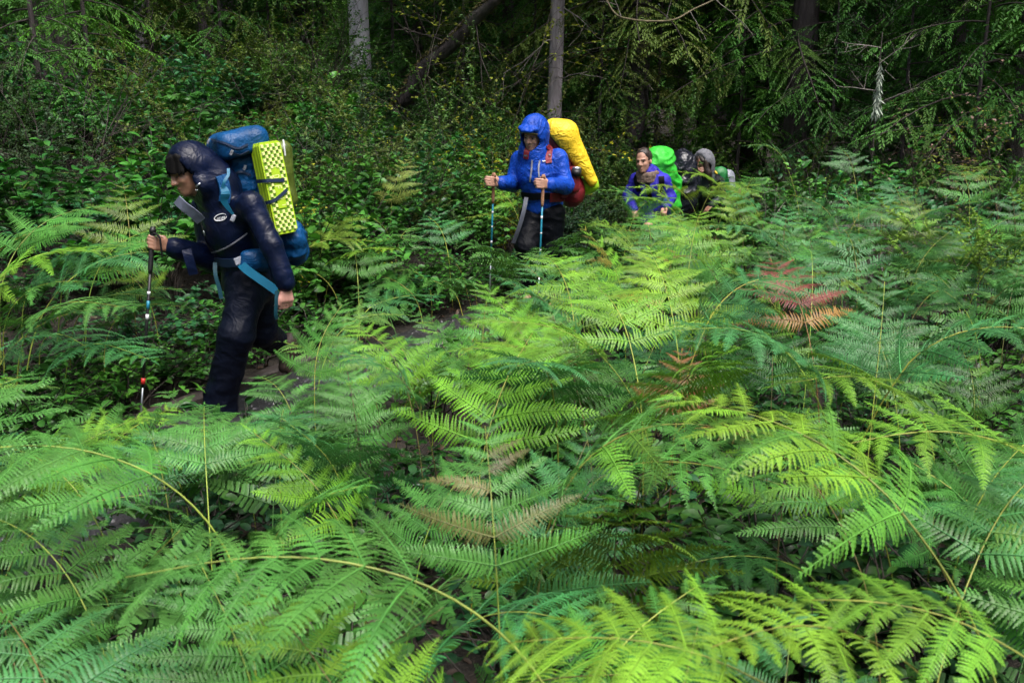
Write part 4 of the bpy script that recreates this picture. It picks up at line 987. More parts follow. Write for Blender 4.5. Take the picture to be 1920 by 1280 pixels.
def fern_col(u, v, r):
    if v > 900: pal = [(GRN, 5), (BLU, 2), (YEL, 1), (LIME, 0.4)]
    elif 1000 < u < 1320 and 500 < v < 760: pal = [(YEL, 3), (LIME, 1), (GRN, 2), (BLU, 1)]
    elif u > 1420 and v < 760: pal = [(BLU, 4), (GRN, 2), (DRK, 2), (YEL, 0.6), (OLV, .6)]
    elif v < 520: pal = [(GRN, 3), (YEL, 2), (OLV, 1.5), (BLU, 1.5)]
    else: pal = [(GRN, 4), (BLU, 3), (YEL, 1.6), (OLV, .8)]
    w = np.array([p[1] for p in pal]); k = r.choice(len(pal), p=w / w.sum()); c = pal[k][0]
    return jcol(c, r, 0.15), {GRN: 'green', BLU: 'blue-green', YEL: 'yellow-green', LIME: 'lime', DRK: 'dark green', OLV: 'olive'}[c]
_f = np.random.default_rng(11); _fp = []; nf = 0
for _ in range(16000):
    y = 1.15 + _f.random() ** 0.85 * 12.0; x = _f.uniform(-4.5, 8); d = side_d(x, y)
    if d > -HALF - 0.12: continue
    if abs(x) > 0.53 * y + 0.45 or near_patch(x, y): continue
    sp = 0.19 + 0.028 * y
    if any((x - a) ** 2 + (y - b) ** 2 < sp * sp for a, b in _fp) or any((x - a) ** 2 + (y - b) ** 2 < 0.045 for a, b in _hero): continue
    _fp.append((x, y))
for (x, y) in _fp:
    r = np.random.default_rng(5000 + nf); g = hz(x, y); var = int(r.integers(8)); l0, lb, l1 = [R(q + r.uniform(-6, 6)) for q in LEANF[var]]
    yaw = r.uniform(0, 360) if r.random() < 0.35 else r.normal(90, 55); L = r.uniform(0.36, 0.56)
    zt = g + r.uniform(0.75, 1.15) + (0.22 if y > 8 and x > 2.2 else 0)
    if y < 2.8: zt = min(zt, g + 0.88 + 0.05 * y)
    for fx in (-0.25, 0.0, 0.25):
        u, v, zc = project((x + fx, y, zt)); lim = float(np.interp(u, LIM[:, 0], LIM[:, 1])) + r.uniform(0, 25)
        zt = min(zt, at(u, lim, y).z - 0.04)
    hgt = zt - g
    if hgt < 0.3: continue
    L = min(L, hgt * 1.0 + 0.1); test = Rachis(0.5, L, l0, lb, l1, 0); rise = test.P[:, 2].max() - test.frame(test.h)[0][2] + 0.02
    rc = Rachis(max(0.12, hgt - rise), L, l0, lb, l1, nf * 1.7)
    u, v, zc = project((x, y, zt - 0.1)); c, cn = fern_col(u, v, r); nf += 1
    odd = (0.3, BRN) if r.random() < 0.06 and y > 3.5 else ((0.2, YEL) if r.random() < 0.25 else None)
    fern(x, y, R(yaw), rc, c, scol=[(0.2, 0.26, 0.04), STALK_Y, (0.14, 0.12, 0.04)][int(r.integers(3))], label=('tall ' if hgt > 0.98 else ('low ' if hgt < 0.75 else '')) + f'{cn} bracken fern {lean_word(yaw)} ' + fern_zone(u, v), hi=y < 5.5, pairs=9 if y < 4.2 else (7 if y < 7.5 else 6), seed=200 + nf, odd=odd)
print('ferns', nf + len(_hero), time.time() - T0)
_lo = []
for _ in range(4000):                # low young fronds filling between the tall ones
    y = _f.uniform(5.5, 11.5); x = _f.uniform(-1, 6); d = side_d(x, y)
    if d > -HALF - 0.1 or abs(x) > 0.53 * y or near_patch(x, y) or len(_lo) >= 6: continue
    if any((x - a) ** 2 + (y - b) ** 2 < 0.3 for a, b in _lo) or any((x - a) ** 2 + (y - b) ** 2 < 0.03 for a, b in _fp + _hero): continue
    _lo.append((x, y))
for k, (x, y) in enumerate(_lo):
    r = np.random.default_rng(8000 + k); g = hz(x, y); l0, lb, l1 = [R(q) for q in LEANS[int(r.integers(8))]]; yaw = r.uniform(0, 360); h = r.uniform(0.3, 0.5)
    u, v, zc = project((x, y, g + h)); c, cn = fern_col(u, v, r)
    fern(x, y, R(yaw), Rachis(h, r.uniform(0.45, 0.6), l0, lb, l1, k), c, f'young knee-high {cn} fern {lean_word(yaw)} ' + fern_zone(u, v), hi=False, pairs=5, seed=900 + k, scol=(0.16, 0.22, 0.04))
for k, (u, v, Y, yaw, s, c, var, lab) in enumerate([      # ferns of the bank, up-path from the leading hiker
        (60, 560, 6.0, 20, 0.75, BLU, 1, 'dark'), (130, 530, 6.3, 330, 0.75, GRN, 4, 'green'), (20, 610, 5.6, 350, 0.7, GRN, 0, 'bright green'), (150, 620, 5.9, 340, 0.75, DRK, 4, 'deep green'),
        (90, 660, 5.4, 320, 0.65, BLU, 6, 'blue-green'), (-20, 520, 6.6, 0, 0.8, GRN, 7, 'tall green'), (190, 590, 6.4, 20, 0.6, DRK, 6, 'small dark'), (40, 390, 8.2, 20, 0.6, DRK, 1, 'distant dark'), (120, 400, 8.0, 40, 0.5, (0.05, 0.14, 0.03), 6, 'small distant'),
        (30, 500, 5.9, 60, 0.8, GRN, 0, 'large green'), (110, 575, 5.5, 30, 0.8, BLU, 4, 'large blue-green'), (180, 545, 6.1, 60, 0.7, GRN, 7, 'arching green'), (60, 640, 5.1, 340, 0.8, GRN, 4, 'broad green'), (150, 680, 5.2, 330, 0.65, BLU, 6, 'drooping blue-green'), (210, 640, 5.8, 350, 0.6, GRN, 1, 'slender green'), (15, 690, 4.9, 20, 0.75, DRK, 0, 'shaded low'), (-10, 560, 5.6, 10, 0.8, YEL, 4, 'yellow-green')]):
    hero(u, v - 30, 0, yaw, s * 1.5, jcol(c, _f, 0.1), var, lab + ' fern on the bank ahead of the leading hiker', pairs=7, Y=Y)
for k, (u, v, Y, yaw, s, c, var, lab) in enumerate([
        (590, 470, 7.6, 20, 0.5, OLV, 6, 'olive fern beside the hanging hand of the leading hiker'), (640, 500, 7.7, 340, 0.55, YEL, 4, 'yellowish fern on the bank just right of the blue pack'), (580, 520, 7.4, 200, 0.45, GRN, 6, 'green fern behind the leading hiker\'s hanging hand'),
        (700, 480, 8.3, 350, 0.35, GRN, 1, 'small fern on a thin stalk on the bank between hikers'), (850, 500, 9.0, 190, 0.5, BLU, 4, 'blue-green fern at the foot of the bank by the blue hiker\'s pole'), (880, 540, 8.8, 230, 0.5, BLU, 6, 'low blue-green fern beside the blue hiker\'s pole'),
        (800, 540, 8.4, 200, 0.45, GRN, 1, 'green fern over the open patch of path'), (770, 560, 7.9, 160, 0.6, GRN, 4, 'green fern arching across the path before the blue hiker'), (700, 585, 7.3, 30, 0.6, BLU, 6, 'blue-green fern lying over the path before the blue hiker'), (850, 560, 8.5, 190, 0.6, GRN, 4, 'broad green fern at the path bend before the blue hiker'), (615, 455, 7.9, 60, 0.5, OLV, 0, 'tall olive fern beside the foam sleeping pad\'s lower end'), (670, 525, 7.5, 100, 0.55, GRN, 7, 'leafy green fern low on the bank between the hikers'), (745, 480, 8.5, 80, 0.5, GRN, 0, 'green fern halfway up the bank between the hikers'), (835, 465, 9.1, 120, 0.5, BLU, 7, 'blue-green fern leaning over the blue hiker\'s extended pole'), (960, 395, 9.9, 150, 0.45, YEL, 1, 'yellowish fern seen between the blue hiker\'s poles'), (945, 420, 9.7, 200, 0.45, OLV, 6, 'olive fern behind the blue hiker\'s extended pole')]):
    hero(u, v - 12, 0, yaw, s * 1.6, jcol(c, _f, 0.1), var, lab, pairs=7, Y=Y)
# low leafy plants below the ferns
_pts = []
for _ in range(6000):
    y = _f.uniform(1.6, 12); x = _f.uniform(-3, 6); d = side_d(x, y)
    if d > -HALF - 0.2 or abs(x) > 0.54 * y + 0.2: continue
    sp = 0.4 if near_patch(x, y) or y < 4.5 or (1200 < project((x, y, 0))[0] < 1950 and y < 7) else 0.75
    if all((x - a) ** 2 + (y - b) ** 2 > sp * sp for a, b in _pts): _pts.append((x, y))
for k, (x, y) in enumerate(_pts):
    u, v, _ = project((x, y, 0.3)); c, cn = SAL_COL[_f.integers(4)]
    c = tuple(q * 0.7 for q in c)  # base colour darkened to stand for the shade under the ferns
    s_ = _f.uniform(0.75, 1.25); k_ = _f.integers(3); w_ = ['compact', 'spreading', 'upright'][k_] + (' large-leaved' if s_ > 1.08 else (' small-leaved' if s_ < 0.92 else ''))
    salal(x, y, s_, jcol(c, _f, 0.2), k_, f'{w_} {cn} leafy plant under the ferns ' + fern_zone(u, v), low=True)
print('low plants', len(_pts), time.time() - T0)
def undergrowth():
    """the smallest fronds between and under the ferns, too many to count"""
    r = np.random.default_rng(19); mb = MB(); src = []
    for me in PIN_FAR:
        V = np.empty(len(me.vertices) * 3); me.vertices.foreach_get('co', V); V = V.reshape(-1, 3); Q = np.array([p.vertices[:] for p in me.polygons if len(p.vertices) == 4]); q = np.array([p.material_index for p in me.polygons if len(p.vertices) == 4])
        src.append((V, Q, np.zeros((0, 3), int), q, np.zeros(0, int)))
    n = 0
    while n < 270:
        y = (r.uniform(1.7, 4.5) if n < 60 else r.uniform(2, 11)) if n < 120 else r.uniform(6.5, 12); x = r.uniform(-3, 6); d = side_d(x, y)
        if d > -HALF - 0.1 or abs(x) > 0.54 * y + 0.2 or near_patch(x, y): continue
        n += 1; g = hz(x, y); yaw = r.uniform(0, 6.28); rc = Rachis(r.uniform(0.3, 0.55) if n < 120 else r.uniform(0.4, 0.72), r.uniform(0.3, 0.46), R(8), R(35), R(78), n); Mr = np.array(Matrix.Translation((x, y, g)) @ Matrix.Rotation(yaw, 4, 'Z'))
        tb = MB(); tube(tb, rc.P, np.linspace(0.004, 0.001, len(rc.P)), 3, 1, cap=False); mb.merge(tb.arrays(), Mr)
        for t in TS[5] + [0.95]:
            p, tg, sd, nm = rc.frame(rc.h + rc.L * t)
            for s in (-1, 1):
                dd = unit(tg * math.cos(R(70 - 20 * t)) + sd * s * math.sin(R(70 - 20 * t)) + nm * r.uniform(0, .2)); zz = unit(nm - dd * (nm @ dd)); ln = rc.L * (0.62 * (1 - t) + 0.08)
                M = np.eye(4); M[:3, 0] = dd * ln; M[:3, 1] = np.cross(zz, dd) * ln; M[:3, 2] = zz * ln; M[:3, 3] = p; mb.merge(src[r.integers(3)], Mr @ M)
    o = link('fern_undergrowth', mb.mesh('fern_undergrowth', [M_fern, M_stalk]), color=(0.06, 0.17, 0.035), kind='stuff'); tag(o, 'small green fronds crowding under the taller bracken', 'undergrowth')
undergrowth()
def litter():
    r = np.random.default_rng(9); n = 9000; y = 1.5 + r.random(n) * 11; x = (r.random(n) * 2 - 1) * (0.56 * y + 0.5); d = side_d(x, y)
    keep = np.abs(d) > HALF * r.uniform(0.75, 1.1, n); x, y = x[keep], y[keep]; n = len(x); pos = np.stack([x, y, height(x, y) + 0.012], 1)
    mb = MB(); scatter(mb, leaf_arr(1, 0.45, 0.3, 0.3), pos, frames(r.normal(size=(n, 3)) * [1, 1, 0.25], np.tile([0, 0, 1.0], (n, 1)), r.normal(size=n) * 0.5), r.uniform(0.03, 0.07, n))
    o = link('fallen_leaves', mb.mesh('fallen_leaves', mottled('dead_leaf', (0.025, 0.015, 0.01), (0.09, 0.05, 0.025), 3, 0.6)), kind='stuff'); tag(o, 'brown fallen leaves strewn over the forest floor', 'leaves')
litter()

# ------------------------------------------------------------------ hikers
M_skin = mottled('skin', (0.36, 0.19, 0.13), (0.46, 0.26, 0.19), 25, 0.5, 0.15, 90, bdist=0.003)
M_skin_tan = mottled('tan_skin', (0.22, 0.11, 0.07), (0.31, 0.165, 0.11), 25, 0.42, 0.15, 90, bdist=0.003)
M_skin_pink = mottled('pink_skin', (0.5, 0.24, 0.2), (0.6, 0.32, 0.26), 25, 0.5)
M_lip = plain('lips', (0.27, 0.09, 0.08), 0.4)
M_eye = plain('eye', (0.02, 0.015, 0.012), 0.25)
M_hair_black = mottled('black_hair', (0.003, 0.003, 0.003), (0.008, 0.007, 0.007), 60, 0.6, 0.4, 120, stretch=(1, 1, 0.15), spec=0.12)
M_hair_brown = mottled('dark_brown_hair', (0.012, 0.008, 0.007), (0.045, 0.03, 0.024), 60, 0.4, 0.6, 120, stretch=(1, 1, 0.15))
M_navy = nylon('navy_rain_jacket', (0.002, 0.006, 0.028), 0.36, 0.45, 0.55, 0.25, 16)
M_navy_pants = nylon('dark_rain_trousers', (0.003, 0.005, 0.014), 0.48, 0.4, 0.55, 0.15, 16)
M_blue = nylon('bright_blue_jacket', (0.006, 0.065, 0.46), 0.48, 0.4, 1.3, 0.25, 18)
M_black_pants = nylon('black_trousers', (0.003, 0.004, 0.007), 0.5, 0.4, 0.5, 0.12)
M_purple = nylon('purple_blue_jacket', (0.035, 0.03, 0.4), 0.5, 0.4, 1.2, 0.2, 18)
M_darkgreen = nylon('dark_green_shirt', (0.008, 0.024, 0.022), 0.6, 0.4, 0.4)
M_scarf = mottled('brown_scarf', (0.09, 0.06, 0.045), (0.19, 0.135, 0.105), 30, 0.9, 0.8, 60)
M_grey_knit = mottled('grey_hood_cloth', (0.09, 0.095, 0.11), (0.2, 0.2, 0.23), 40, 0.9, 0.6, 90)
M_shorts = nylon('navy_shorts', (0.01, 0.03, 0.1), 0.6, 0.3, 0.3)
M_packblue = nylon('blue_pack_cloth', (0.003, 0.065, 0.2), 0.45, 0.4, 0.7, 0.25)
M_packred = nylon('red_pack_cloth', (0.2, 0.008, 0.018), 0.5, 0.4, 0.4)
M_yellow = nylon('yellow_rain_cover', (0.88, 0.6, 0.03), 0.5, 0.16, 1.5, 0.3, 16)
M_greencover = nylon('green_rain_cover', (0.05, 0.55, 0.05), 0.45, 0.3, 0.8, 0.3)
M_black_plastic = nylon('black_plastic', (0.012, 0.013, 0.022), 0.2, 0.3, 0.9)
M_packgreen = nylon('green_pack_cloth', (0.015, 0.2, 0.045), 0.5, 0.3, 0.4)
M_greysack = nylon('grey_stuff_sack', (0.3, 0.32, 0.38), 0.45, 0.3, 0.5)
M_drybag = nylon('olive_dry_bag', (0.1, 0.14, 0.02), 0.3, 0.35, 0.4)
M_limebag = nylon('lime_stuff_sack', (0.33, 0.58, 0.02), 0.35, 0.2, 0.4)
M_teal = nylon('teal_webbing', (0.006, 0.13, 0.24), 0.45, 0.25, 0.2, bscale=120)
M_teal_dark = nylon('dark_teal_webbing', (0.005, 0.06, 0.09), 0.5, 0.25, 0.2, bscale=120)
M_webbing = nylon('navy_webbing', (0.006, 0.02, 0.06), 0.5, 0.25, 0.2, bscale=120)
M_greyweb = nylon('grey_webbing', (0.09, 0.1, 0.13), 0.6, 0.25, 0.2, bscale=120)
M_flap = nylon('grey_collar_lining', (0.17, 0.19, 0.27), 0.6, 0.3, 0.3)
M_white = plain('white_print', (0.75, 0.76, 0.8), 0.5)
M_metal = plain('aluminium', (0.6, 0.62, 0.68), 0.3, 0.9)
M_blackp = plain('black_plastic_grip', (0.008, 0.008, 0.009), 0.5)
M_polecyan = plain('cyan_pole_paint', (0.02, 0.22, 0.33), 0.3)
M_polered = plain('red_pole_clamp', (0.55, 0.03, 0.025), 0.35)
M_cork = mottled('cork_grip', (0.2, 0.09, 0.05), (0.34, 0.18, 0.1), 60, 0.8)
M_padlime = plain('lime_foam', (0.38, 0.58, 0.015), 0.5)
M_padshade = plain('shaded_lime_foam', (0.15, 0.34, 0.01), 0.6)  # shade between the pad's bumps, put into the foam colour
M_padpale_sheen = plain('pale_foam_and_sheen', (0.78, 0.86, 0.3), 0.5)  # wet highlights on the bump tops painted pale; also colours the letters
M_piping = plain('reflective_piping', (0.3, 0.3, 0.36), 0.4)
M_boot = nylon('brown_boot', (0.05, 0.03, 0.022), 0.6, 0.4, 0.5)
M_badge = plain('yellow_badge', (0.75, 0.5, 0.03), 0.5)

def axes(f, up):
    """rows forward, side (person's left), up"""
    f = unit(f); u = unit(np.asarray(up, float) - f * (np.asarray(up, float) @ f)); return np.array([f, np.cross(u, f), u])
def head_field(F, c, f, up, s=1.0, k=0.012):
    ax = axes(f, up); fo, sd, u = ax; c = np.asarray(c, float)
    def L(a, b, d): return c + (fo * a + sd * b + u * d) * s
    F.ell(L(-0.012, 0, 0.035), np.array([.097, .076, .098]) * s, ax, k)
    F.ell(L(0.03, 0, -0.045), np.array([.062, .058, .075]) * s, ax, 0.03)
    F.ell(L(0.06, 0, -0.1), np.array([.028, .03, .022]) * s, ax, 0.025)
    for b in (-1, 1):
        F.ell(L(0.058, b * .036, -0.028), np.array([.026, .022, .02]) * s, ax, 0.02)
        F.cone(L(0.088, b * .012, 0.022), L(0.07, b * .048, 0.02), .009 * s, .008 * s, 0.012)
        F.ell(L(-0.008, b * .078, -0.012), np.array([.02, .009, .03]) * s, ax, 0.006)
        F.ell(L(0.094, b * .032, 0.0), np.array([.014, .015, .011]) * s, ax, 0.008, 'cut')
    F.cone(L(0.088, 0, 0.012), L(0.108, 0, -0.032), .009 * s, .0135 * s, 0.008)
    for b in (-1, 1): F.ell(L(0.094, b * .014, -0.036), np.array([.011, .009, .009]) * s, ax, 0.006)
    F.ell(L(0.083, 0, -0.066), np.array([.014, .024, .007]) * s, ax, 0.006); F.ell(L(0.081, 0, -0.079), np.array([.013, .02, .008]) * s, ax, 0.006)
    return ax, L
def face_parts(root, ax, L, skin_dark=M_eye, hair=M_hair_black, s=1.0, mouth=1.0):
    """eyes, brows and lips as children of the person"""
    fo, sd, u = ax
    for b in (-1, 1):
        F = Field(L(0.06, b * .034, -0.012) - .05, L(0.06, b * .034, .012) + .05, 0.0032)
        F.ell(L(0.083, b * .033, 0.0), np.array([.0065, .0115, .0052]) * s, ax, 0.003); part('eye', solid(F, 'eye', M_eye), root)
        F = Field(L(0.06, b * .034, 0.0) - .06, L(0.06, b * .034, .02) + .06, 0.0032)
        F.cone(L(0.094, b * .014, 0.021), L(0.08, b * .05, 0.022), .005 * s, .0035 * s, 0.003); part('eyebrow', solid(F, 'eyebrow', hair), root)
    F = Field(L(0.08, 0, -.072) - .06, L(0.08, 0, -.072) + .06, 0.003)
    F.ell(L(0.0875, 0, -0.067), np.array([.011, .018 * mouth, .0045]) * s, ax, 0.003); F.ell(L(0.085, 0, -0.0775), np.array([.0105, .015 * mouth, .0055]) * s, ax, 0.003)
    part('lips', solid(F, 'lips', M_lip), root)
def hand(F, wrist, knuck, side, fdir, curl, spread=0.019, thumb=None, s=1.0, k=0.004):
    """palm plus four curled fingers and a thumb; side = across the palm (index to little), fdir = where the fingers curl to"""
    w = np.asarray(wrist, float); kn = np.asarray(knuck, float); d = unit(kn - w); sd = unit(np.asarray(side, float) - d * (np.asarray(side) @ d)); n = unit(np.asarray(fdir, float) - d * (np.asarray(fdir) @ d))
    F.cone(w - d * .03, w + d * .01, .024 * s, .026 * s, 0.012, flat=(n, 0.8))
    for b in (-1, -.33, .33, 1): F.cone(w + d * .012 + sd * b * .016 * s, kn + sd * b * .028 * s, .017 * s, .0125 * s, 0.008, flat=(n, 0.9))
    for j, b in enumerate((-1, -.33, .33, 1)):
        ln = [.042, .047, .044, .035][j] * s; p = kn + sd * b * .029 * s; a = 0.0
        for q, f in enumerate((1.0, 0.68, 0.5)):
            a += curl[q]; dd = d * math.cos(a) + n * math.sin(a); e = p + dd * ln * f
            F.cone(p, e, (.0098 - .0008 * q) * s, (.009 - .0008 * q) * s, k); p = e
    if thumb is not None:
        p = w + d * .02 * s - sd * .02 * s
        for q, t in enumerate(thumb): e = p + unit(t) * (.036 - .006 * q) * s; F.cone(p, e, (.0125 - .001 * q) * s, (.0112 - .001 * q) * s, 0.006); p = e
def bvh_of(*meshes):
    V, Pl = [], []; o = 0
    for me in meshes:
        V += [v.co.copy() for v in me.vertices]; Pl += [[o + i for i in p.vertices] for p in me.polygons]; o = len(V)
    return BVHTree.FromPolygons(V, Pl)
def onto(bvh, pts, off=0.004):
    """photo pixels carried onto a surface; returns points and their normals"""
    hits = [bvh.ray_cast(CAMP, ray(u, v).normalized()) for u, v in pts]; ok = [h[0].y for h in hits if h[0] is not None]; Ym = float(np.median(ok)) if ok else 6.0
    out, nn = [], []
    for (u, v), h in zip(pts, hits):
        d = ray(u, v).normalized()
        if h[0] is None or abs(h[0].y - Ym) > 0.35: h = bvh.find_nearest(at(u, v, Ym))
        n = h[1] if h[1].dot(d) < 0 else -h[1]
        out.append(np.array(h[0] + n * off)); nn.append(np.array(n))
    return np.array(out), np.array(nn)
def strap(bvh, pts, width, n=26, off=0.006, thick=0.004, name='strap', mat=None):
    """webbing laid over a surface along a photo line"""
    P2 = spline([(p[0], p[1], 0) for p in pts], n)[:, :2]; P, N = onto(bvh, P2, off)
    for _ in range(2): N[1:-1] = N[1:-1] + N[:-2] + N[2:]; N /= np.linalg.norm(N, axis=1)[:, None]; P[1:-1] = 0.5 * P[1:-1] + 0.25 * (P[:-2] + P[2:])
    T = np.gradient(P, axis=0); mb = MB(); ribbon(mb, P, width, np.cross(N, T), thick); return mb.mesh(name, mat, smooth=False)
def free_strap(pts, width, side, name, mat, n=16, thick=0.004):
    mb = MB(); ribbon(mb, spline(pts, n), width, side, thick); return mb.mesh(name, mat, smooth=False)
def text_mesh(body, bvh, org, ex, ey, name, mat, off=0.004, extra=None):
    """lettering laid on a surface: org, ex, ey give the photo pixel of (0,0) and of the unit vectors"""
    cu = bpy.data.curves.new('lettering', 'FONT'); cu.body = body; cu.resolution_u = 3; cu.offset = 0.012
    o = bpy.data.objects.new('lettering', cu); C.objects.link(o); dg = bpy.context.evaluated_depsgraph_get(); me = bpy.data.meshes.new_from_object(o.evaluated_get(dg))
    V = np.array([v.co[:] for v in me.vertices]); F = [tuple(p.vertices) for p in me.polygons]; bpy.data.objects.remove(o); bpy.data.curves.remove(cu); bpy.data.meshes.remove(me)
    V[:, 0] -= V[:, 0].min(); V[:, 0] /= V[:, 0].max(); V[:, 1] /= max(V[:, 1].max(), 1e-6)
    px = np.array(org)[None] + V[:, :1] * np.array(ex)[None] + V[:, 1:2] * np.array(ey)[None]
    P, N = onto(bvh, px, off); m = bpy.data.meshes.new(name); m.from_pydata([tuple(p) for p in P], [], F); m.materials.append(mat); return m
def pole(name, top, tip, label, grip, segs, group, strap_pts=None):
    """trekking pole: grip, shafts, clamp, basket and tip as parts"""
    top, tip = np.asarray(top, float), np.asarray(tip, float); root = empty(name, tuple(tip), label, 'trekking pole', group); d = top - tip
    L = np.linalg.norm(d)
    def seg(a, b, r0, r1, nm, mat, n=2, sides=10):
        mb = MB(); tube(mb, [tip + d * t for t in np.linspace(a, b, n)], np.linspace(r0, r1, n), sides, 0); part(nm, mb.mesh(nm, mat), root)
    g0 = 1 - 0.15 / L
    mb = MB(); t = np.linspace(g0 - 0.08, 1, 12); tube(mb, [tip + d * q for q in t], [.011, .0125, .014, .0145, .0135, .0145, .0135, .0145, .0135, .0145, .016, .018], 12, 0); gp = part('grip', mb.mesh('pole_grip', grip[0]), root)
    mb = MB(); tube(mb, [tip + d * 0.985, tip + d * 1.0, tip + d * (1 + 0.018 / L)], [.0185, .0195, .012], 12, 0); subpart('cap', mb.mesh('grip_cap', grip[1]), gp)
    for (a, b, r, mat, nm) in segs: seg(a, b, r, r, nm, mat, 3)
    seg(0.0, 0.035, .003, .006, 'tip', M_metal)
    mb = MB(); tube(mb, [tip + d * 0.05, tip + d * 0.056, tip + d * 0.062], [.03, .032, .012], 14, 0); part('basket', mb.mesh('pole_basket', M_blackp), root)
    if strap_pts is not None: part('wrist_strap', free_strap(strap_pts, 0.02, (0, 1, 0.1), 'pole_strap', M_blackp), root)
    return root

# ---- the leading hiker: navy rain suit, bent forward, stepping to the path's left
def hiker_navy():
    Yp = 5.72; gz = hz(*A(430, 770, 5.75)[:2])
    base = A(445, 790, Yp); root = empty('person', (base[0], base[1], gz + 0.02), 'hiker in a dark navy rain suit with hood up, bent forward, head bowed', 'person')
    fwd = np.array([-0.86, -0.5, 0]); left = np.array([0.5, -0.86, 0])
    pel, chest, neck = A(468, 508, 5.75), A(436, 425, 5.68), A(394, 356, 5.62)
    Ls, Le, Lw = A(470, 384, 5.50), A(510, 462, 5.44), A(534, 527, 5.42)
    Rs, Re, Rw = A(388, 392, 5.84), A(398, 486, 5.78), A(326, 464, 5.60)
    Lh, Lk, La = A(468, 525, 5.66), A(443, 628, 5.55), A(414, 748, 5.60)
    Rh, Rk, Ra = A(478, 522, 5.84), A(487, 618, 5.92), A(516, 640, 6.18)
    Hc = A(352, 322, 5.56); fdir = np.array([-0.72, -0.68, -0.34]); ud = np.array([-0.34, -0.14, 0.92])
    lo, hi = np.array([-2.35, 5.05, -0.1]), np.array([-1.0, 6.55, 1.85]); lo[2] = gz - 0.1
    # body: one skin
    F = Field(lo, hi, 0.0062)
    ax, L = head_field(F, Hc, fdir, ud, 1.0)
    F.cone(Hc - ax[0] * .03 - ax[2] * .06, neck, .055, .06, 0.03); F.cone(neck, chest, .09, .11, 0.04); F.cone(chest, pel, .11, .11, 0.04)
    for a, b, c in ((Ls, Le, Lw), (Rs, Re, Rw)):
        F.cone(chest + (a - chest) * .6, a, .06, .05, .03); F.cone(a, b, .047, .038, .02); F.cone(b, c, .037, .026, .015)
    for a, b, c in ((Lh, Lk, La), (Rh, Rk, Ra)): F.cone(pel, a, .09, .085, .04); F.cone(a, b, .08, .052, .03); F.cone(b, c, .05, .036, .02)
    # right hand on the pole, left hand hanging half closed
    gp = A(291, 455, 5.545); pd = unit(A(286, 430, 5.55) - A(262, 812, 5.36)); d0 = unit(gp - Rw)
    hand(F, Rw + d0 * .02, gp - d0 * .012 + np.array([0, -.022, 0]), -pd, np.array([-0.1, 1, 0]), (0.75, 1.35, 1.1), thumb=[d0 * .8 + pd * .5 + np.array([0, .5, 0]), d0 + np.array([0, .3, 0]) - pd * .1])
    hd = unit(A(538, 566, 5.41) - Lw)
    hand(F, Lw + hd * .035, Lw + hd * .105, np.array([-0.75, -0.6, 0]) * -1, np.array([-0.55, 0.5, 0.0]), (0.5, 1.0, 0.8), thumb=[hd + np.array([-.45, -.25, 0]), hd + np.array([-.3, .1, 0])], s=1.08)
    pinkz = Lw[2] + 0.02
    part('body', solid(F, 'hiker_body', [M_skin_tan, M_skin_pink], it=1, matfn=lambda c: ((c[:, 2] < pinkz) & (c[:, 0] > Lw[0] - .1) & (c[:, 2] > pinkz - .25)).astype(int)), root)
    face_parts(root, ax, L, hair=M_hair_black)
    # hair: fringe falling over the brow
    F = Field(Hc - .2, Hc + .2, 0.006)
    F.ell(L(-0.006, 0, 0.045), [.105, .083, .1], ax, 0.01)
    F.ell(L(0.1, 0, -0.055), [.1, .1, .098], ax, 0.012, 'cut'); F.plane_cut(L(-.02, 0, -.06), -ax[2], k=.01)
    hr = np.random.default_rng(12)
    for q in np.linspace(-0.075, 0.075, 17):
        t0 = L(0.075 - abs(q) * .5, q * .9, 0.095 + hr.normal() * .006); t1 = L(0.104 - q * q * 8, q * 1.03, 0.034 + hr.normal() * .011 - abs(q) * .25); F.cone(t0, t1, .016, .005, 0.006)
    part('hair', solid(F, 'hiker_hair', M_hair_black, [(0.006, (55, 55, 20), False)], 3), root)
    # jacket with hood
    F = Field(lo + [0, 0, .5], hi, 0.0075)
    F.cone(neck - ax[0] * .01, chest, .095, .145, .06, flat=(left, 1.1)); F.cone(chest, pel + [0, 0, .05], .15, .148, .06, flat=(left, 1.08)); F.cone(pel + [0, 0, .05], pel + np.array([0.0, 0, -.05]), .158, .162, .04)
    F.cone(Ls * .8 + chest * .2, Ls, .082, .07, .06); F.cone(Ls, Le, .068, .06, .03); F.cone(Le, Lw, .06, .053, .025); F.cone(Lw - unit(Lw - Le) * .03, Lw + hd * .008, .057, .052, .008)
    F.cone(Rs * .8 + chest * .2, Rs, .1, .085, .06); F.cone(Rs, Re, .085, .075, .03); rd = unit(Rw - Re); F.cone(Re, Rw - rd * .02, .075, .06, .025); F.cone(Rw - rd * .03, Rw, .06, .055, .008)
    F.ell(neck * .7 + Hc * .3 - ax[0] * .07, [.11, .125, .12], ax, .05)
    hc = L(-0.035, 0, 0.022)
    F.ell(hc, [.131, .118, .14], ax, .04); F.cone(L(-.09, 0, -.02), neck - fwd * .05, .1, .12, .05)
    F.cone(L(-.01, .062, -.09), L(-.02, -.062, -.09), .075, .075, .03)
    F.ell(L(0.0, 0, 0.0), [.118, .098, .125], ax, .012, 'cut'); F.ell(L(0.06, 0, -0.035), [.1, .088, .1], ax, .012, 'cut')
    cutn = ax[0] * 1.0 - ax[2] * .12; F.plane_cut(L(0.048, 0, .05), cutn, Hc - .22, Hc + .22, 0.006)
    jk = solid(F, 'navy_jacket', M_navy, [(0.0025, (6, 6, 8), True), (0.002, (13, 11, 14), True)], 11)
    jo = part('jacket', jk, root)
    bv = bvh_of(jk)
    # trousers
    F = Field(lo, hi - [0, 0, .7], 0.0075)
    F.ell(pel + [0, 0, -.07], [.15, .165, .14], None, .04)
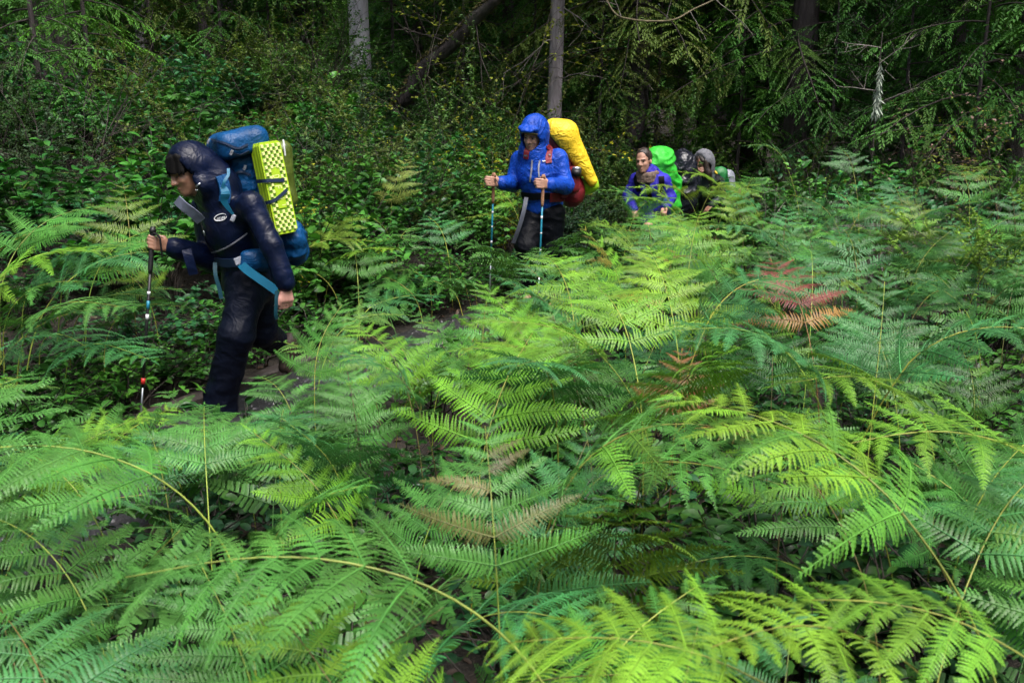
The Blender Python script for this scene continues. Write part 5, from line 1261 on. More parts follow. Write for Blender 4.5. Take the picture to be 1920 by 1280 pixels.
    F.cone(Lh, Lk, .112, .092, .06); F.cone(Lk, La, .09, .09, .05); F.cone(La + [0, 0, .03], La + [-.004, 0, -.05], .092, .098, .02)
    F.cone(Rh, Rk, .115, .095, .06); F.cone(Rk, Ra, .092, .078, .04)
    part('trousers', solid(F, 'dark_trousers', M_navy_pants, [(0.005, (7, 7, 10), True), (0.003, (14, 14, 22), True)], 15), root)
    for nm, ank, d, tilt in (('boot', La + [-.01, 0, -.06], np.array([-0.88, -.46, -.1]), 0), ('boot', Ra + [.02, .03, -.02], np.array([-0.3, -.2, -.93]), 1)):
        F = Field(ank - .38, ank + .3, 0.008); d = unit(d); dn = unit(np.cross(d, [-.46, .88, 0])); dn = dn if dn[2] < 0 else -dn
        if tilt: dn = unit(np.array([.9, .4, -.2]))
        F.cone(ank + dn * -.03, ank + dn * .05, .05, .055, .02); F.cone(ank + dn * .06 - d * .03, ank + dn * .07 + d * .15, .05, .042, .03, flat=(dn, .8)); F.cone(ank + dn * .1 - d * .05, ank + dn * .105 + d * .16, .042, .04, .01, flat=(dn, .4))
        part(nm, solid(F, 'boot', M_boot), root)
    # details lying on the jacket
    part('collar_flap', free_strap([A(331, 374, 5.42), A(345, 387, 5.42), A(362, 400, 5.45), A(377, 414, 5.5)], .055, np.array([.5, -.2, .75]), 'collar_flap', M_flap, thick=.008), root)
    part('piping', strap(bv, [(396, 474), (420, 466), (443, 452), (463, 437)], .007, off=.003, mat=M_piping, name='piping'), root)
    part('zip', strap(bv, [(362, 366), (372, 395), (381, 430), (388, 455), (396, 474)], .008, off=.003, mat=M_blackp, name='zip'), root)
    mb = MB(); zp, zn = onto(bv, [(384, 432), (386, 441)], .008); ribbon(mb, zp, .012, np.cross(zn, zp[1] - zp[0]), .005); part('zip_pull', mb.mesh('zip_pull', M_metal), root)
    # chest logo: lettering in an open oval ring
    logo = text_mesh('ULVER', bv, (407.2, 414.2), (15.5, -2.6), (1.0, -6.2), 'logo_lettering', M_white, .006)
    lo_ = part('logo', logo, root); t = np.linspace(0.5, 2 * math.pi + 0.05, 30); c, s = np.cos(t), np.sin(t)
    ring = [(414.3 + 11.2 * a - 0.5 * b, 407.8 - 2.1 * a + 6.4 * b) for a, b in zip(c, -s)]
    P, N = onto(bv, ring, .0065); mb = MB(); ribbon(mb, P, np.interp(t, [t[0], 3.5, t[-1]], [.002, .006, .002]), np.cross(N, np.gradient(P, axis=0)), .003); subpart('logo_ring', mb.mesh('logo_ring', M_white), lo_)
    # hood toggle
    P, N = onto(bv, [(370, 349), (373, 346), (376, 344)], .01); mb = MB(); ribbon(mb, P, .008, np.cross(N, P[2] - P[0]), .008); part('hood_toggle', mb.mesh('hood_toggle', M_metal), root)
    P, N = onto(bv, [(369, 353), (371, 356), (373, 354)], .01); mb = MB(); tube(mb, P, .003, 6); part('hood_toggle', mb.mesh('hood_toggle', M_metal), root)
    # flap of the sleeve hanging from the cuff
    part('sleeve_tail', free_strap([A(350, 468, 5.5), A(353, 480, 5.49), A(358, 497, 5.49), A(363, 514, 5.5)], .05, (1, .2, .2), 'sleeve_tail', M_navy, thick=.02), root)
    pole('trekking_pole', A(286.5, 431, 5.55), A(261.5, 818, 5.36), 'black and silver trekking pole held by the hiker in navy', (M_blackp, M_blackp),
         [(0.24, 0.87, .0085, M_blackp, 'upper_shaft'), (0.03, 0.27, .0062, M_metal, 'lower_shaft'), (0.255, 0.285, .0125, M_polered, 'clamp'), (0.62, 0.66, .0092, M_polecyan, 'cyan_band'), (0.69, 0.705, .0094, M_white, 'print'), (0.57, 0.595, .0094, M_white, 'print')], 'trekking poles of the hikers',
         [A(289, 436, 5.53), A(299, 446, 5.5), A(302, 465, 5.5), A(304, 482, 5.51)])
    # ---- backpack
    root = empty('backpack', tuple(A(525, 505, 6.0)), 'tall blue backpack with rounded lid carried by the hiker in navy', 'backpack', 'backpacks of the hikers')
    bk = np.array([0.86, 0.5, 0.0]); upv = unit(A(452, 262, 5.86) - A(520, 492, 5.9)); W = unit(bk - upv * (bk @ upv)); T = np.cross(upv, W); T = T if T @ left > 0 else -T
    axp = np.array([W, T, upv]); pc = A(478, 375, 5.88)
    F = Field(pc - [.42, .42, .52], pc + [.42, .42, .5], 0.0085)
    F.rbox(pc, axp, (.135, .165, .33), .09, .03); F.rbox(A(527, 458, 5.86), axp, (.14, .14, .12), .1, .06)
    F.ell(A(548, 452, 5.78), [.075, .1, .14], axp, .04)
    main = solid(F, 'pack_body', M_packblue, [(0.012, (7, 7, 15), True), (0.006, (20, 20, 30), True)], 21); body = part('pack_body', main, root)
    F = Field(pc - [.42, .42, .1], pc + [.42, .42, .6], 0.0085); lc = A(446, 272, 5.8)
    F.rbox(lc, axp, (.15, .175, .085), .07, .03); F.plane_cut(lc - upv * .06, -upv); lid = solid(F, 'pack_lid', M_packblue, [(0.006, (8, 8, 14), True)], 22); lo2 = part('lid', lid, root)
    F = Field(A(470, 490, 5.4) - .25, A(470, 490, 5.4) + .25, .0085); hb = A(480, 488, 5.53); F.rbox(hb, axes(left, [0, 0, 1]), (.035, .09, .06), .03, .02); F.cone(hb, A(500, 500, 5.72), .05, .05, .03); part('hip_belt_pocket', solid(F, 'hip_pocket', M_packblue, [(0.005, (14, 14, 14), False)], 5), root)
    bp = bvh_of(main, lid)
    part('hip_belt', strap(bv, [(404, 489), (425, 491), (447, 490)], .05, off=.012, thick=.012, name='hip_belt', mat=M_webbing), root)
    part('hip_strap', free_strap([A(446, 489, 5.5), A(462, 505, 5.44), A(490, 525, 5.4), A(519, 545, 5.38)], .048, np.array([.6, .0, .8]), 'hip_strap', M_teal, thick=.002), root)
    part('strap_tail', free_strap([A(519, 545, 5.38), A(518, 565, 5.38), A(517, 588, 5.39), A(519, 598, 5.4)], .02, np.array([1., .2, 0]), 'strap_tail', M_teal_dark), root)
    part('strap_tail', free_strap([A(403, 492, 5.6), A(404, 515, 5.58), A(411, 540, 5.58), A(415, 560, 5.58)], .022, np.array([1., .2, 0]), 'strap_tail', M_teal_dark), root)
    mb = MB(); box(mb, A(448, 489, 5.485), axes([0, -1, .1], [-.4, 0, 1]), (.008, .026, .022), 0, .006); part('buckle', mb.mesh('buckle', M_greysack, smooth=False), root)
    bj = bvh_of(jk, main)
    part('shoulder_strap', strap(bj, [(412, 330), (418, 345), (421, 362), (420, 378)], .06, off=.014, thick=.016, name='shoulder_strap', mat=M_packblue), root)
    part('load_strap', free_strap([A(428, 316, 5.44), A(428, 328, 5.42), A(421, 340, 5.4), A(417, 352, 5.4)], .016, (1, .1, 0), 'load_strap', M_teal), root)
    part('strap_bundle', free_strap([A(418, 350, 5.41), A(423, 362, 5.39), A(420, 376, 5.4), A(428, 390, 5.41), A(437, 402, 5.42)], np.interp(np.linspace(0, 1, 16), [0, .3, .6, 1], [.03, .05, .03, .012]), (1, .1, .2), 'strap_bundle', M_teal), root)
    mb = MB(); box(mb, A(437, 409, 5.42), axes([.2, -1, .1], [.5, 0, 1]), (.006, .012, .02), 0, .004); part('buckle', mb.mesh('strap_buckle', M_greysack, smooth=False), root)
    for (u, v) in ((427, 317), (458, 314), (395, 266), (434, 285)):
        P, N = onto(bp, [(u - 2, v + 4), (u, v - 1), (u + 1, v - 4)], .012); mb = MB(); ribbon(mb, P, .014, np.cross(N, P[2] - P[0]), .005); part('buckle', mb.mesh('pack_buckle', M_greysack, smooth=False), root)
    for pts in ([(398, 262), (420, 268), (445, 278), (464, 271)], [(431, 284), (448, 290), (466, 283)], [(432, 330), (450, 322), (470, 328)]): part('compression_strap', strap(bp, pts, .012, off=.006, mat=M_webbing), root)
    # ---- folded foam sleeping pad on the pack's side
    cs = [A(485, 268, 5.6), A(523, 262, 5.68), A(558, 431, 5.66), A(520, 443, 5.58)]; top, bot = (cs[0] + cs[1]) / 2, (cs[2] + cs[3]) / 2
    U = unit(bot - top); Wd = unit(np.array([.78, .62, 0]) - U * (np.array([.78, .62, 0]) @ U)); Tn = np.cross(U, Wd); Tn = Tn if Tn[1] < 0 else -Tn
    Lp, Wp, Tp = np.linalg.norm(bot - top) * 1.0, .135, .11; c0 = (top + bot) / 2
    proot = empty('foam_sleeping_pad', tuple(bot), 'lime yellow folded foam sleeping pad with checkered bumps strapped to the blue backpack', 'sleeping pad')
    nl = 9
    for j in range(nl):                    # folded layers, each its own panel; the outermost shows the bumps
        mb = MB(); cc = c0 - Tn * (Tp * (j + .5) / nl) ; cut = .018; h = np.array([Lp / 2, Wp / 2, Tp / nl * .46])
        ring = [(-h[0] + cut, -h[1]), (h[0] - cut * .3, -h[1]), (h[0], -h[1] + cut * .3), (h[0], h[1] - cut), (h[0] - cut, h[1]), (-h[0] + cut, h[1]), (-h[0], h[1] - cut), (-h[0], -h[1] + cut * .5)]
        wav = 0.0015 * math.sin(j * 2.1); V = [cc + U * a + Wd * (b + wav) + Tn * s * h[2] for s in (-1, 1) for a, b in ring]; k = 8
        Q = [(i, (i + 1) % k, k + (i + 1) % k, k + i) for i in range(k)]; V += [cc - Tn * h[2], cc + Tn * h[2]]
        T3 = [(16, (i + 1) % k, i) for i in range(k)] + [(17, 8 + i, 8 + (i + 1) % k) for i in range(k)]
        mb.add(V, Q, T3); pn = part('panel', mb.mesh('pad_panel', M_padlime, smooth=False), proot)
        if j == 0: first = pn
    mb = MB(); box(mb, c0 + Tn * .0008, np.array([U, Wd, Tn]), (Lp / 2 - .016, Wp / 2 - .009, .0012)); subpart('hollow_shade', mb.mesh('pad_hollow_shade', M_padshade, smooth=False), first)  # dark sheet that paints the shade in the recesses
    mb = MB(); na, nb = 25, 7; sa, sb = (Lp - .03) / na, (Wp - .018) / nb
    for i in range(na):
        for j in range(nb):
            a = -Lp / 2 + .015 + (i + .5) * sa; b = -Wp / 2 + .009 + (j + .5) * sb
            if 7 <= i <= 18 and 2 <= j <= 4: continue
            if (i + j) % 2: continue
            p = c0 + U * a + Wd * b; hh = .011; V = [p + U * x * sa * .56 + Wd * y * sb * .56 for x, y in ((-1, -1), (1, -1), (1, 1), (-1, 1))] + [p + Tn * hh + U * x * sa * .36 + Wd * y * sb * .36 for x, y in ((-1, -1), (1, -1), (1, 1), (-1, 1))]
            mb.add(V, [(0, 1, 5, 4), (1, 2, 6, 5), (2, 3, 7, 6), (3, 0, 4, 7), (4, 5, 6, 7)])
    subpart('bumps', mb.mesh('pad_bumps', M_padpale_sheen, smooth=False), first, kind='stuff')  # raised tops carry the wet highlight as a pale colour
    mb = MB(); box(mb, c0 + U * (.0 * Lp) + Tn * .003, np.array([U, Wd, Tn]), (6.0 * sa, 1.55 * sb, .0045), 0, .002); pl = mb.mesh('pad_label_plate', M_padlime, smooth=False); subpart('label_plate', pl, first)
    bpl = bvh_of(pl)
    for k, (ch, v) in enumerate((('I', 0), ('X', 1), ('D', 2), ('F', 3), ('U', 4), ('I', 5), ('I', 5.6))):   # faint raised letters read sideways
        q = c0 + U * (-.2 + .062 * v) * (Lp / .55); e1 = project(q - Wd * .02); e2 = project(q + Wd * .02); e3 = project(q + U * .03)
        subpart('letter', text_mesh(ch, bpl, (e1[0], e1[1]) if ch != 'I' else ((e1[0] + e2[0]) / 2, (e1[1] + e2[1]) / 2 - 2), (e3[0] - e1[0] + (e2[0] - e1[0]) * -.5 if ch != 'I' else 1.2, 6.5 if ch != 'I' else 1.2), (e2[0] - e1[0], e2[1] - e1[1]), 'pad_letter', M_padpale_sheen, .001), first)
    pv = bvh_of(*[o.data for o in proot.children])
    part('strap', strap(pv, [(478, 340), (500, 339), (531, 338)], .02, off=.014, name='pad_strap', mat=M_webbing), proot)
    part('strap', strap(pv, [(492, 383), (512, 376), (525, 366), (536, 356)], .018, off=.014, name='pad_strap', mat=M_webbing), proot)
    mb = MB(); P, N = onto(pv, [(473, 341), (480, 340)], .012); ribbon(mb, P, .028, np.cross(N, P[1] - P[0]), .005); part('buckle', mb.mesh('pad_buckle', M_greysack, smooth=False), proot)
    # olive dry bag behind the pad
    F = Field(A(540, 320, 5.95) - .4, A(540, 320, 5.95) + .4, .01); a, b = A(529, 282, 5.98), A(538, 372, 5.98); F.cone(a, b, .055, .062, .02); F.plane_cut(a - U * .05, -U)
    dr = empty('dry_bag', tuple(b), 'shiny olive-green dry bag tucked behind the foam sleeping pad', 'dry bag'); part('bag', solid(F, 'dry_bag', M_drybag, [(0.008, (10, 10, 12), True)], 8), dr)
    part('cord', free_strap([A(531, 262, 5.86), A(533, 275, 5.85), A(535, 292, 5.85)], .008, (1, 0, 0), 'dry_bag_cord', M_white), dr)
hiker_navy(); print('navy hiker', time.time() - T0)

# ---- second hiker: bright blue jacket, black trousers, two poles, yellow-covered pack
def hiker_blue():
    Yp = 8.9; gz = hz(*A(1015, 575, Yp)[:2]); base = A(1015, 575, Yp)
    root = empty('person', (base[0], base[1], gz + 0.02), 'hiker in a bright blue hooded jacket and black trousers holding two poles', 'person')
    fwd = np.array([-0.42, -0.9, 0]); left = np.array([0.9, -0.42, 0])
    pel, chest, neck = A(1018, 392, 8.92), A(1010, 325, 8.86), A(1004, 290, 8.84)
    Rs, Re, Rw = A(976, 300, 8.98), A(962, 344, 8.95), A(940, 343, 8.66)
    Ls, Le, Lw = A(1046, 298, 8.8), A(1060, 348, 8.74), A(1031, 346, 8.5)
    Rh, Rk, Ra = A(1000, 402, 8.95), A(988, 462, 8.72), A(1000, 545, 8.9)
    Lh, Lk, La = A(1034, 402, 8.85), A(1032, 470, 8.84), A(1044, 560, 9.05)
    Hc = A(1000, 255, 8.78); fdir = np.array([-0.45, -0.86, -0.22]); ud = np.array([0, -.2, 1.0])
    lo, hi = base + [-.62, -.62, -.1], base + [.5, .55, 1.95]; lo[2] = gz - .1; hi[2] = gz + 1.95
    F = Field(lo, hi, .0075); ax, L = head_field(F, Hc, fdir, ud)
    F.cone(Hc - ax[2] * .06, neck, .055, .06, .03); F.cone(neck, chest, .08, .1, .04); F.cone(chest, pel, .1, .1, .04)
    for a, b, c in ((Ls, Le, Lw), (Rs, Re, Rw)): F.cone(chest + (a - chest) * .6, a, .06, .05, .03); F.cone(a, b, .045, .036, .02); F.cone(b, c, .035, .026, .015)
    for a, b, c in ((Lh, Lk, La), (Rh, Rk, Ra)): F.cone(a, b, .08, .052, .03); F.cone(b, c, .05, .036, .02); F.cone(c, c + fwd * .16 + [0, 0, -.05], .035, .03, .02)
    for W, gpt in ((Rw, A(925, 340, 8.6)), (Lw, A(1019, 344, 8.44))):
        d0 = unit(gpt - W); hand(F, W + d0 * .01, gpt + np.array([-.012, -.026, 0]), np.array([0, 0, -1.]), np.array([-.5, .86, 0]) if W is Rw else np.array([-.6, .8, 0]), (.8, 1.3, 1.1), thumb=[d0 + np.array([0, .5, .5]), d0 + np.array([0, .4, 0])], s=1.12)
    part('body', solid(F, 'hiker_body', M_skin), root); face_parts(root, ax, L, hair=M_hair_brown)
    # dark inner collar hides the chin's underside
    F = Field(Hc - .22, Hc + .2, .008); F.cone(L(.0, 0, -.15), L(.0, 0, -.115), .085, .08, .02); part('collar', solid(F, 'inner_collar', M_black_pants), root)
    F = Field(lo + [0, 0, .6], hi, .0085)
    F.cone(neck, chest, .12, .16, .05, flat=(left, 1.15)); F.cone(chest, pel + [0, 0, .07], .165, .16, .05, flat=(left, 1.1)); F.cone(pel + [0, 0, .07], pel + [0, 0, .03], .17, .165, .03)
    for a, b, c in ((Ls, Le, Lw), (Rs, Re, Rw)):
        F.cone(chest + (a - chest) * .7, a, .1, .082, .05); F.cone(a, b, .082, .072, .025); F.cone(b, c, .072, .056, .025); F.cone(c - unit(c - b) * .03, c, .058, .054, .008)
    F.ell(L(-.03, 0, .03), [.145, .125, .155], ax, .04); F.cone(L(-.03, 0, -.08), neck, .105, .13, .05); F.cone(L(.01, .05, -.13), L(.01, -.05, -.13), .075, .075, .03)
    F.cone(L(.1, .07, .085), L(.1, -.07, .085), .022, .022, .03); F.cone(L(.135, .04, .075), L(.135, -.04, .075), .012, .012, .03)
    F.ell(L(.03, 0, -.01), [.125, .086, .105], ax, .012, 'cut'); F.ell(L(.12, 0, -.03), [.1, .084, .085], ax, .012, 'cut')
    jk = solid(F, 'blue_jacket', M_blue, [(0.0025, (6, 6, 7), True), (0.0025, (13, 12, 17), True)], 31); part('jacket', jk, root); bv = bvh_of(jk)
    mb = MB(); t = np.linspace(-1, 1, 14); ribbon(mb, [L(.125 - .05 * q * q, q * .082, .062 - .012 * q * q) for q in t], .022, -ax[2] + ax[0] * .6, .004); part('visor', mb.mesh('cap_visor', plain('tan_visor', (0.4, 0.28, 0.1), .6)), root)
    F = Field(lo, hi - [0, 0, .85], .0085); F.ell(pel + [0, 0, -.06], [.175, .155, .15], None, .04)
    for a, b, c in ((Lh, Lk, La), (Rh, Rk, Ra)): F.cone(a, b, .12, .095, .05); F.cone(b, c, .095, .085, .04)
    part('trousers', solid(F, 'black_trousers', M_black_pants, [(0.006, (8, 8, 13), True), (0.004, (15, 15, 24), True)], 35), root)
    for c in (La, Ra):
        F = Field(c - .35, c + .3, .01); F.cone(c + [0, 0, .02], c + [0, 0, -.05], .05, .055, .02); F.cone(c + [0, 0, -.06], c + fwd * .17 + [0, 0, -.075], .052, .042, .03); part('boot', solid(F, 'boot', M_boot), root)
    for pts in ([(998, 300), (997, 318), (994, 341)], [(1012, 301), (1010, 315), (1011, 333)]): part('zip', strap(bv, pts, .014, off=.004, name='jacket_zip', mat=M_piping), root)
    P, N = onto(bv, [(1016.5, 301), (1019, 304), (1021, 301.5), (1024, 304)], .006); mb = MB(); ribbon(mb, P, .01, np.cross(N, np.gradient(P, axis=0)), .003); part('chest_logo', mb.mesh('chest_logo', M_white), root)
    gr = 'trekking poles of the hikers'
    sg = [(0.36, 0.88, .0082, M_polecyan, 'upper_shaft'), (0.03, 0.37, .0065, M_metal, 'lower_shaft'), (0.355, 0.39, .0115, M_blackp, 'clamp'), (0.72, 0.74, .0088, M_white, 'print'), (0.5, 0.52, .0088, M_white, 'print'), (0.62, 0.63, .0088, M_white, 'print')]
    pole('trekking_pole', A(926, 328, 8.6), A(917, 578, 8.75), 'turquoise trekking pole held out by the blue hiker towards the bushes', (M_cork, M_cork), sg, gr, [A(928, 334, 8.58), A(934, 344, 8.57), A(933, 356, 8.57), A(929, 352, 8.58)])
    pole('trekking_pole', A(1019, 331, 8.44), A(1007, 610, 8.35), 'turquoise trekking pole in front of the blue hiker\'s chest', (M_cork, M_cork), sg, gr)
    # backpack
    bk = -fwd; up = unit(A(1040, 225, 9.1) - A(1100, 372, 9.25)); upv = unit(np.array([-.12, 0, 1.0])); W = unit(bk - upv * (bk @ upv)); T = np.cross(upv, W); axp = np.array([W, T, upv])
    pr = empty('backpack', tuple(A(1075, 372, 9.15)), 'red backpack under a bright yellow rain cover carried by the blue hiker', 'backpack', 'backpacks of the hikers')
    pc = A(1060, 308, 9.12); F = Field(pc - .55, pc + .55, .01)
    ba, tb = A(1072, 362, 9.18), A(1046, 275, 9.14); F.cone(ba, tb, .125, .11, .03); F.cone(A(1062, 335, 9.2), A(1072, 358, 9.2), .12, .1, .04)
    rb = solid(F, 'pack_body', M_packred, [(0.006, (10, 10, 16), True)], 41); part('pack_body', rb, pr)
    F = Field(pc - .6, pc + .6, .01)
    F.cone(A(1042, 246, 9.08), A(1055, 253, 9.1), .12, .14, .04); F.cone(A(1055, 253, 9.1), A(1108, 338, 9.14), .14, .06, .03)
    F.plane_cut(A(1050, 221, 9.1), [0.05, 0, 1], k=.03)
    q1, q2 = A(1032, 254, 9.0), A(1107, 349, 9.0); ed = unit(q2 - q1); vd = unit(q1 - np.array(CAMP)); nn = np.cross(ed, vd); nn = nn if nn[2] < 0 else -nn
    F.plane_cut(q1, nn, k=.01)
    cv = solid(F, 'yellow_cover', M_yellow, [(0.002, (5, 5, 7), True), (0.002, (12, 12, 15), True)], 43); part('rain_cover', cv, pr)
    part('shoulder_strap', strap(bv, [(1034, 273), (1031, 282), (1028, 296), (1029, 306)], .055, off=.008, thick=.008, name='shoulder_strap', mat=M_packred), pr)
    part('shoulder_strap', strap(bv, [(991, 276), (988, 286), (987, 298)], .05, off=.008, thick=.008, name='shoulder_strap', mat=M_packred), pr)
    for pts in ([(1027, 292), (1033, 293)], [(985, 291), (991, 292)]): part('strap_band', strap(bv, pts, .012, n=5, off=.022, name='strap_band', mat=M_greyweb), pr)
    bt = bvh_of(jk, *[o.data for o in root.children if o.name.startswith('trousers')])
    part('hip_belt', strap(bt, [(981, 366), (1000, 368), (1020, 367), (1045, 368), (1062, 372)], .06, off=.012, thick=.014, name='hip_belt', mat=M_black_pants), pr)
    part('hip_pad', strap(bt, [(1030, 370), (1045, 370), (1062, 373), (1068, 378)], .075, off=.022, thick=.02, name='hip_pad', mat=M_packred), pr)
    part('strap_tail', free_strap([A(987, 370, 8.66), A(981, 400, 8.62), A(972, 430, 8.62), A(962, 456, 8.65)], .035, (1, .1, .3), 'strap_tail', M_greyweb), pr)
    F = Field(A(1078, 335, 9.0) - .2, A(1078, 335, 9.0) + .2, .009); F.cone(A(1076, 322, 9.0), A(1076, 352, 9.0), .05, .056, .01); part('side_pocket', solid(F, 'side_pocket', M_packred, [(0.004, (14, 14, 14), True)], 3), pr)
    wb = empty('water_bottle', tuple(A(1081, 330, 8.99)), 'dark bottle with silver lid in the red pack\'s side pocket', 'bottle')
    mb = MB(); tube(mb, [A(1080, 330, 8.97), A(1081, 318, 8.97)], [.046, .046], 14); part('bottle_body', mb.mesh('bottle_body', M_blackp), wb)
    mb = MB(); tube(mb, [A(1081, 318.5, 8.97), A(1081.5, 313, 8.97)], [.041, .037], 14); part('lid', mb.mesh('bottle_lid', M_metal), wb)
    F = Field(A(1100, 350, 9.3) - .3, A(1100, 350, 9.3) + .3, .01); F.ell(A(1098, 348, 9.26), [.09, .13, .085], axp, .02); lb = tag(link('stuff_sack', solid(F, 'lime_sack', M_limebag, [(0.006, (10, 10, 10), True)], 6)), 'lime green stuff sack hanging below the yellow rain cover', 'stuff sack')
hiker_blue(); print('blue hiker', time.time() - T0)

# ---- third hiker: purple-blue jacket, brown scarf, bare legs, green-covered pack
def hiker_purple():
    Yp = 11.5; base = A(1222, 490, Yp); gz = hz(base[0], base[1]); lo, hi = base + [-.6, -.6, -.1], base + [.6, .6, 1.8]; lo[2] = gz - .1; hi[2] = gz + 1.75
    root = empty('person', (base[0], base[1], gz + .02), 'hiker in a purple-blue jacket and brown scarf with dark hair pulled back', 'person')
    fwd = np.array([-.55, -.83, 0]); left = np.array([.83, -.55, 0])
    pel, chest, neck = A(1228, 388, 11.6), A(1220, 345, 11.5), A(1216, 325, 11.46)
    Rs, Re, Rw = A(1194, 337, 11.6), A(1178, 366, 11.6), A(1188, 392, 11.4)
    Ls, Le, Lw = A(1244, 339, 11.4), A(1257, 370, 11.4), A(1248, 388, 11.2)
    Rh, Rk, Ra = A(1218, 396, 11.6), A(1216, 425, 11.4), A(1213, 470, 11.5)
    Lh, Lk, La = A(1240, 396, 11.5), A(1246, 428, 11.6), A(1250, 468, 11.85)
    Ra[2] = gz + .1; La[2] = gz + .12
    Hc = A(1207, 302, 11.4); fdir = np.array([-.5, -.86, -.06]); ud = np.array([-.1, 0, 1.])
    F = Field(lo, hi, .0085); ax, L = head_field(F, Hc, fdir, ud, 1.06)
    F.cone(L(-.02, 0, -.06), neck, .052, .058, .03); F.cone(neck, chest, .08, .1, .04); F.cone(chest, pel, .1, .1, .04)
    for a, b, c in ((Ls, Le, Lw), (Rs, Re, Rw)): F.cone(chest + (a - chest) * .6, a, .05, .045, .03); F.cone(a, b, .042, .034, .02); F.cone(b, c, .033, .025, .015); d = unit(c - b); hand(F, c, c + d * .07, np.cross(d, [0, 0, 1]), [0, 0, -1], (.5, .9, .8), thumb=[d + np.array([0, 0, .3]), d])
    for a, b, c in ((Lh, Lk, La), (Rh, Rk, Ra)): F.cone(a, b, .085, .062, .03); F.cone(b, b * .6 + c * .4, .058, .06, .03); F.cone(b * .6 + c * .4, c, .058, .038, .02); F.cone(c + [0, 0, -.05], c + fwd * .1 + [0, 0, -.07], .03, .025, .02)
    part('body', solid(F, 'hiker_body', M_skin), root); face_parts(root, ax, L, hair=M_hair_brown, s=1.06, mouth=.45)
    F = Field(Hc - .25, Hc + .25, .0075); F.ell(L(-.02, 0, .045), [.112, .088, .105], ax, .01); F.ell(L(-.1, 0, .03), [.045, .045, .045], ax, .02)
    F.plane_cut(L(.055, 0, .065), ax[0] + ax[2] * -.25, k=.01); F.plane_cut(L(0, 0, -.03), -ax[2] + ax[0] * .4, k=.02)
    part('hair', solid(F, 'hiker_hair', M_hair_brown, [(0.004, (60, 60, 20), False)], 2), root)
    F = Field(neck - .3, neck + .3, .0085); 
    for q in range(3): t = np.linspace(0, 2 * math.pi, 13); P = [neck + left * .1 * math.cos(a) + fwd * (.09 * math.sin(a) + .02) + np.array([0, 0, -.055 + .032 * q - .03 * math.sin(a)]) for a in t]; [F.cone(a, b, .035, .035, .008) for a, b in zip(P[:-1], P[1:])]
    part('scarf', solid(F, 'brown_scarf', M_scarf, [(0.006, (20, 20, 30), True)], 3), root)
    F = Field(lo + [0, 0, .5], hi, .009); F.cone(neck, chest, .11, .16, .06, flat=(left, 1.15)); F.cone(chest, pel, .165, .165, .06, flat=(left, 1.1)); F.cone(pel, pel + [0, 0, -.03], .17, .175, .03)
    for a, b, c in ((Ls, Le, Lw), (Rs, Re, Rw)): F.cone(chest + (a - chest) * .7, a, .085, .07, .06); F.cone(a, b, .07, .064, .03); F.cone(b, c, .062, .05, .03)
    jk = solid(F, 'purple_jacket', M_purple, [(0.007, (8, 8, 10), True), (0.004, (16, 16, 18), True)], 51); part('jacket', jk, root); bv = bvh_of(jk)
    F = Field(lo, hi, .01); F.ell(pel + [0, 0, -.07], [.16, .15, .14], None, .04); [F.cone(a, a * .3 + b * .7, .11, .1, .04) for a, b in ((Lh, Lk), (Rh, Rk))]; part('shorts', solid(F, 'navy_shorts', M_shorts), root)
    for c in (La, Ra): F = Field(c - .35, c + .3, .012); F.cone(c + [0, 0, .02], c + [0, 0, -.05], .05, .05, .02); F.cone(c + [0, 0, -.06], c + fwd * .16 + [0, 0, -.07], .048, .04, .03); part('boot', solid(F, 'boot', M_boot), root)
    part('jacket_front', strap(bv, [(1213, 338), (1216, 355), (1220, 375)], .05, off=.006, name='jacket_front', mat=M_black_pants), root)
    pr = empty('backpack', tuple(A(1250, 390, 11.75)), 'backpack under a bright green rain cover carried by the hiker in purple', 'backpack', 'backpacks of the hikers')
    pc = A(1248, 325, 11.75); F = Field(pc - .6, pc + .6, .011)
    F.cone(A(1232, 306, 11.62), A(1250, 345, 11.8), .175, .16, .05); F.cone(A(1250, 345, 11.8), A(1256, 385, 11.8), .16, .13, .05); F.ell(A(1238, 295, 11.7), [.17, .17, .12], None, .05)
    part('rain_cover', solid(F, 'green_cover', M_greencover, [(0.013, (6, 6, 12), True), (0.005, (20, 20, 20), True)], 53), pr)
    part('shoulder_strap', strap(bv, [(1192, 332), (1196, 345), (1199, 358)], .06, off=.012, thick=.014, name='shoulder_strap', mat=M_black_pants), pr)
    part('shoulder_strap', strap(bv, [(1240, 332), (1240, 345), (1236, 360)], .06, off=.012, thick=.014, name='shoulder_strap', mat=M_black_pants), pr)
    bb = A(1282, 322, 12.2); F = Field(bb - .6, bb + .5, .011); F.ell(A(1278, 312, 12.2), [.16, .2, .19], None, .05); F.cone(A(1278, 330, 12.2), A(1278, 372, 12.2), .2, .2, .05); F.cone(A(1282, 303, 12.15), A(1306, 305, 12.1), .11, .02, .05)
    tag(link('wrapped_bundle', solid(F, 'black_bundle', M_black_plastic, [(0.02, (4, 4, 6), True), (0.008, (12, 12, 12), True)], 55)), 'bundle wrapped in shiny black plastic between the two rear hikers', 'bundle')
hiker_purple()
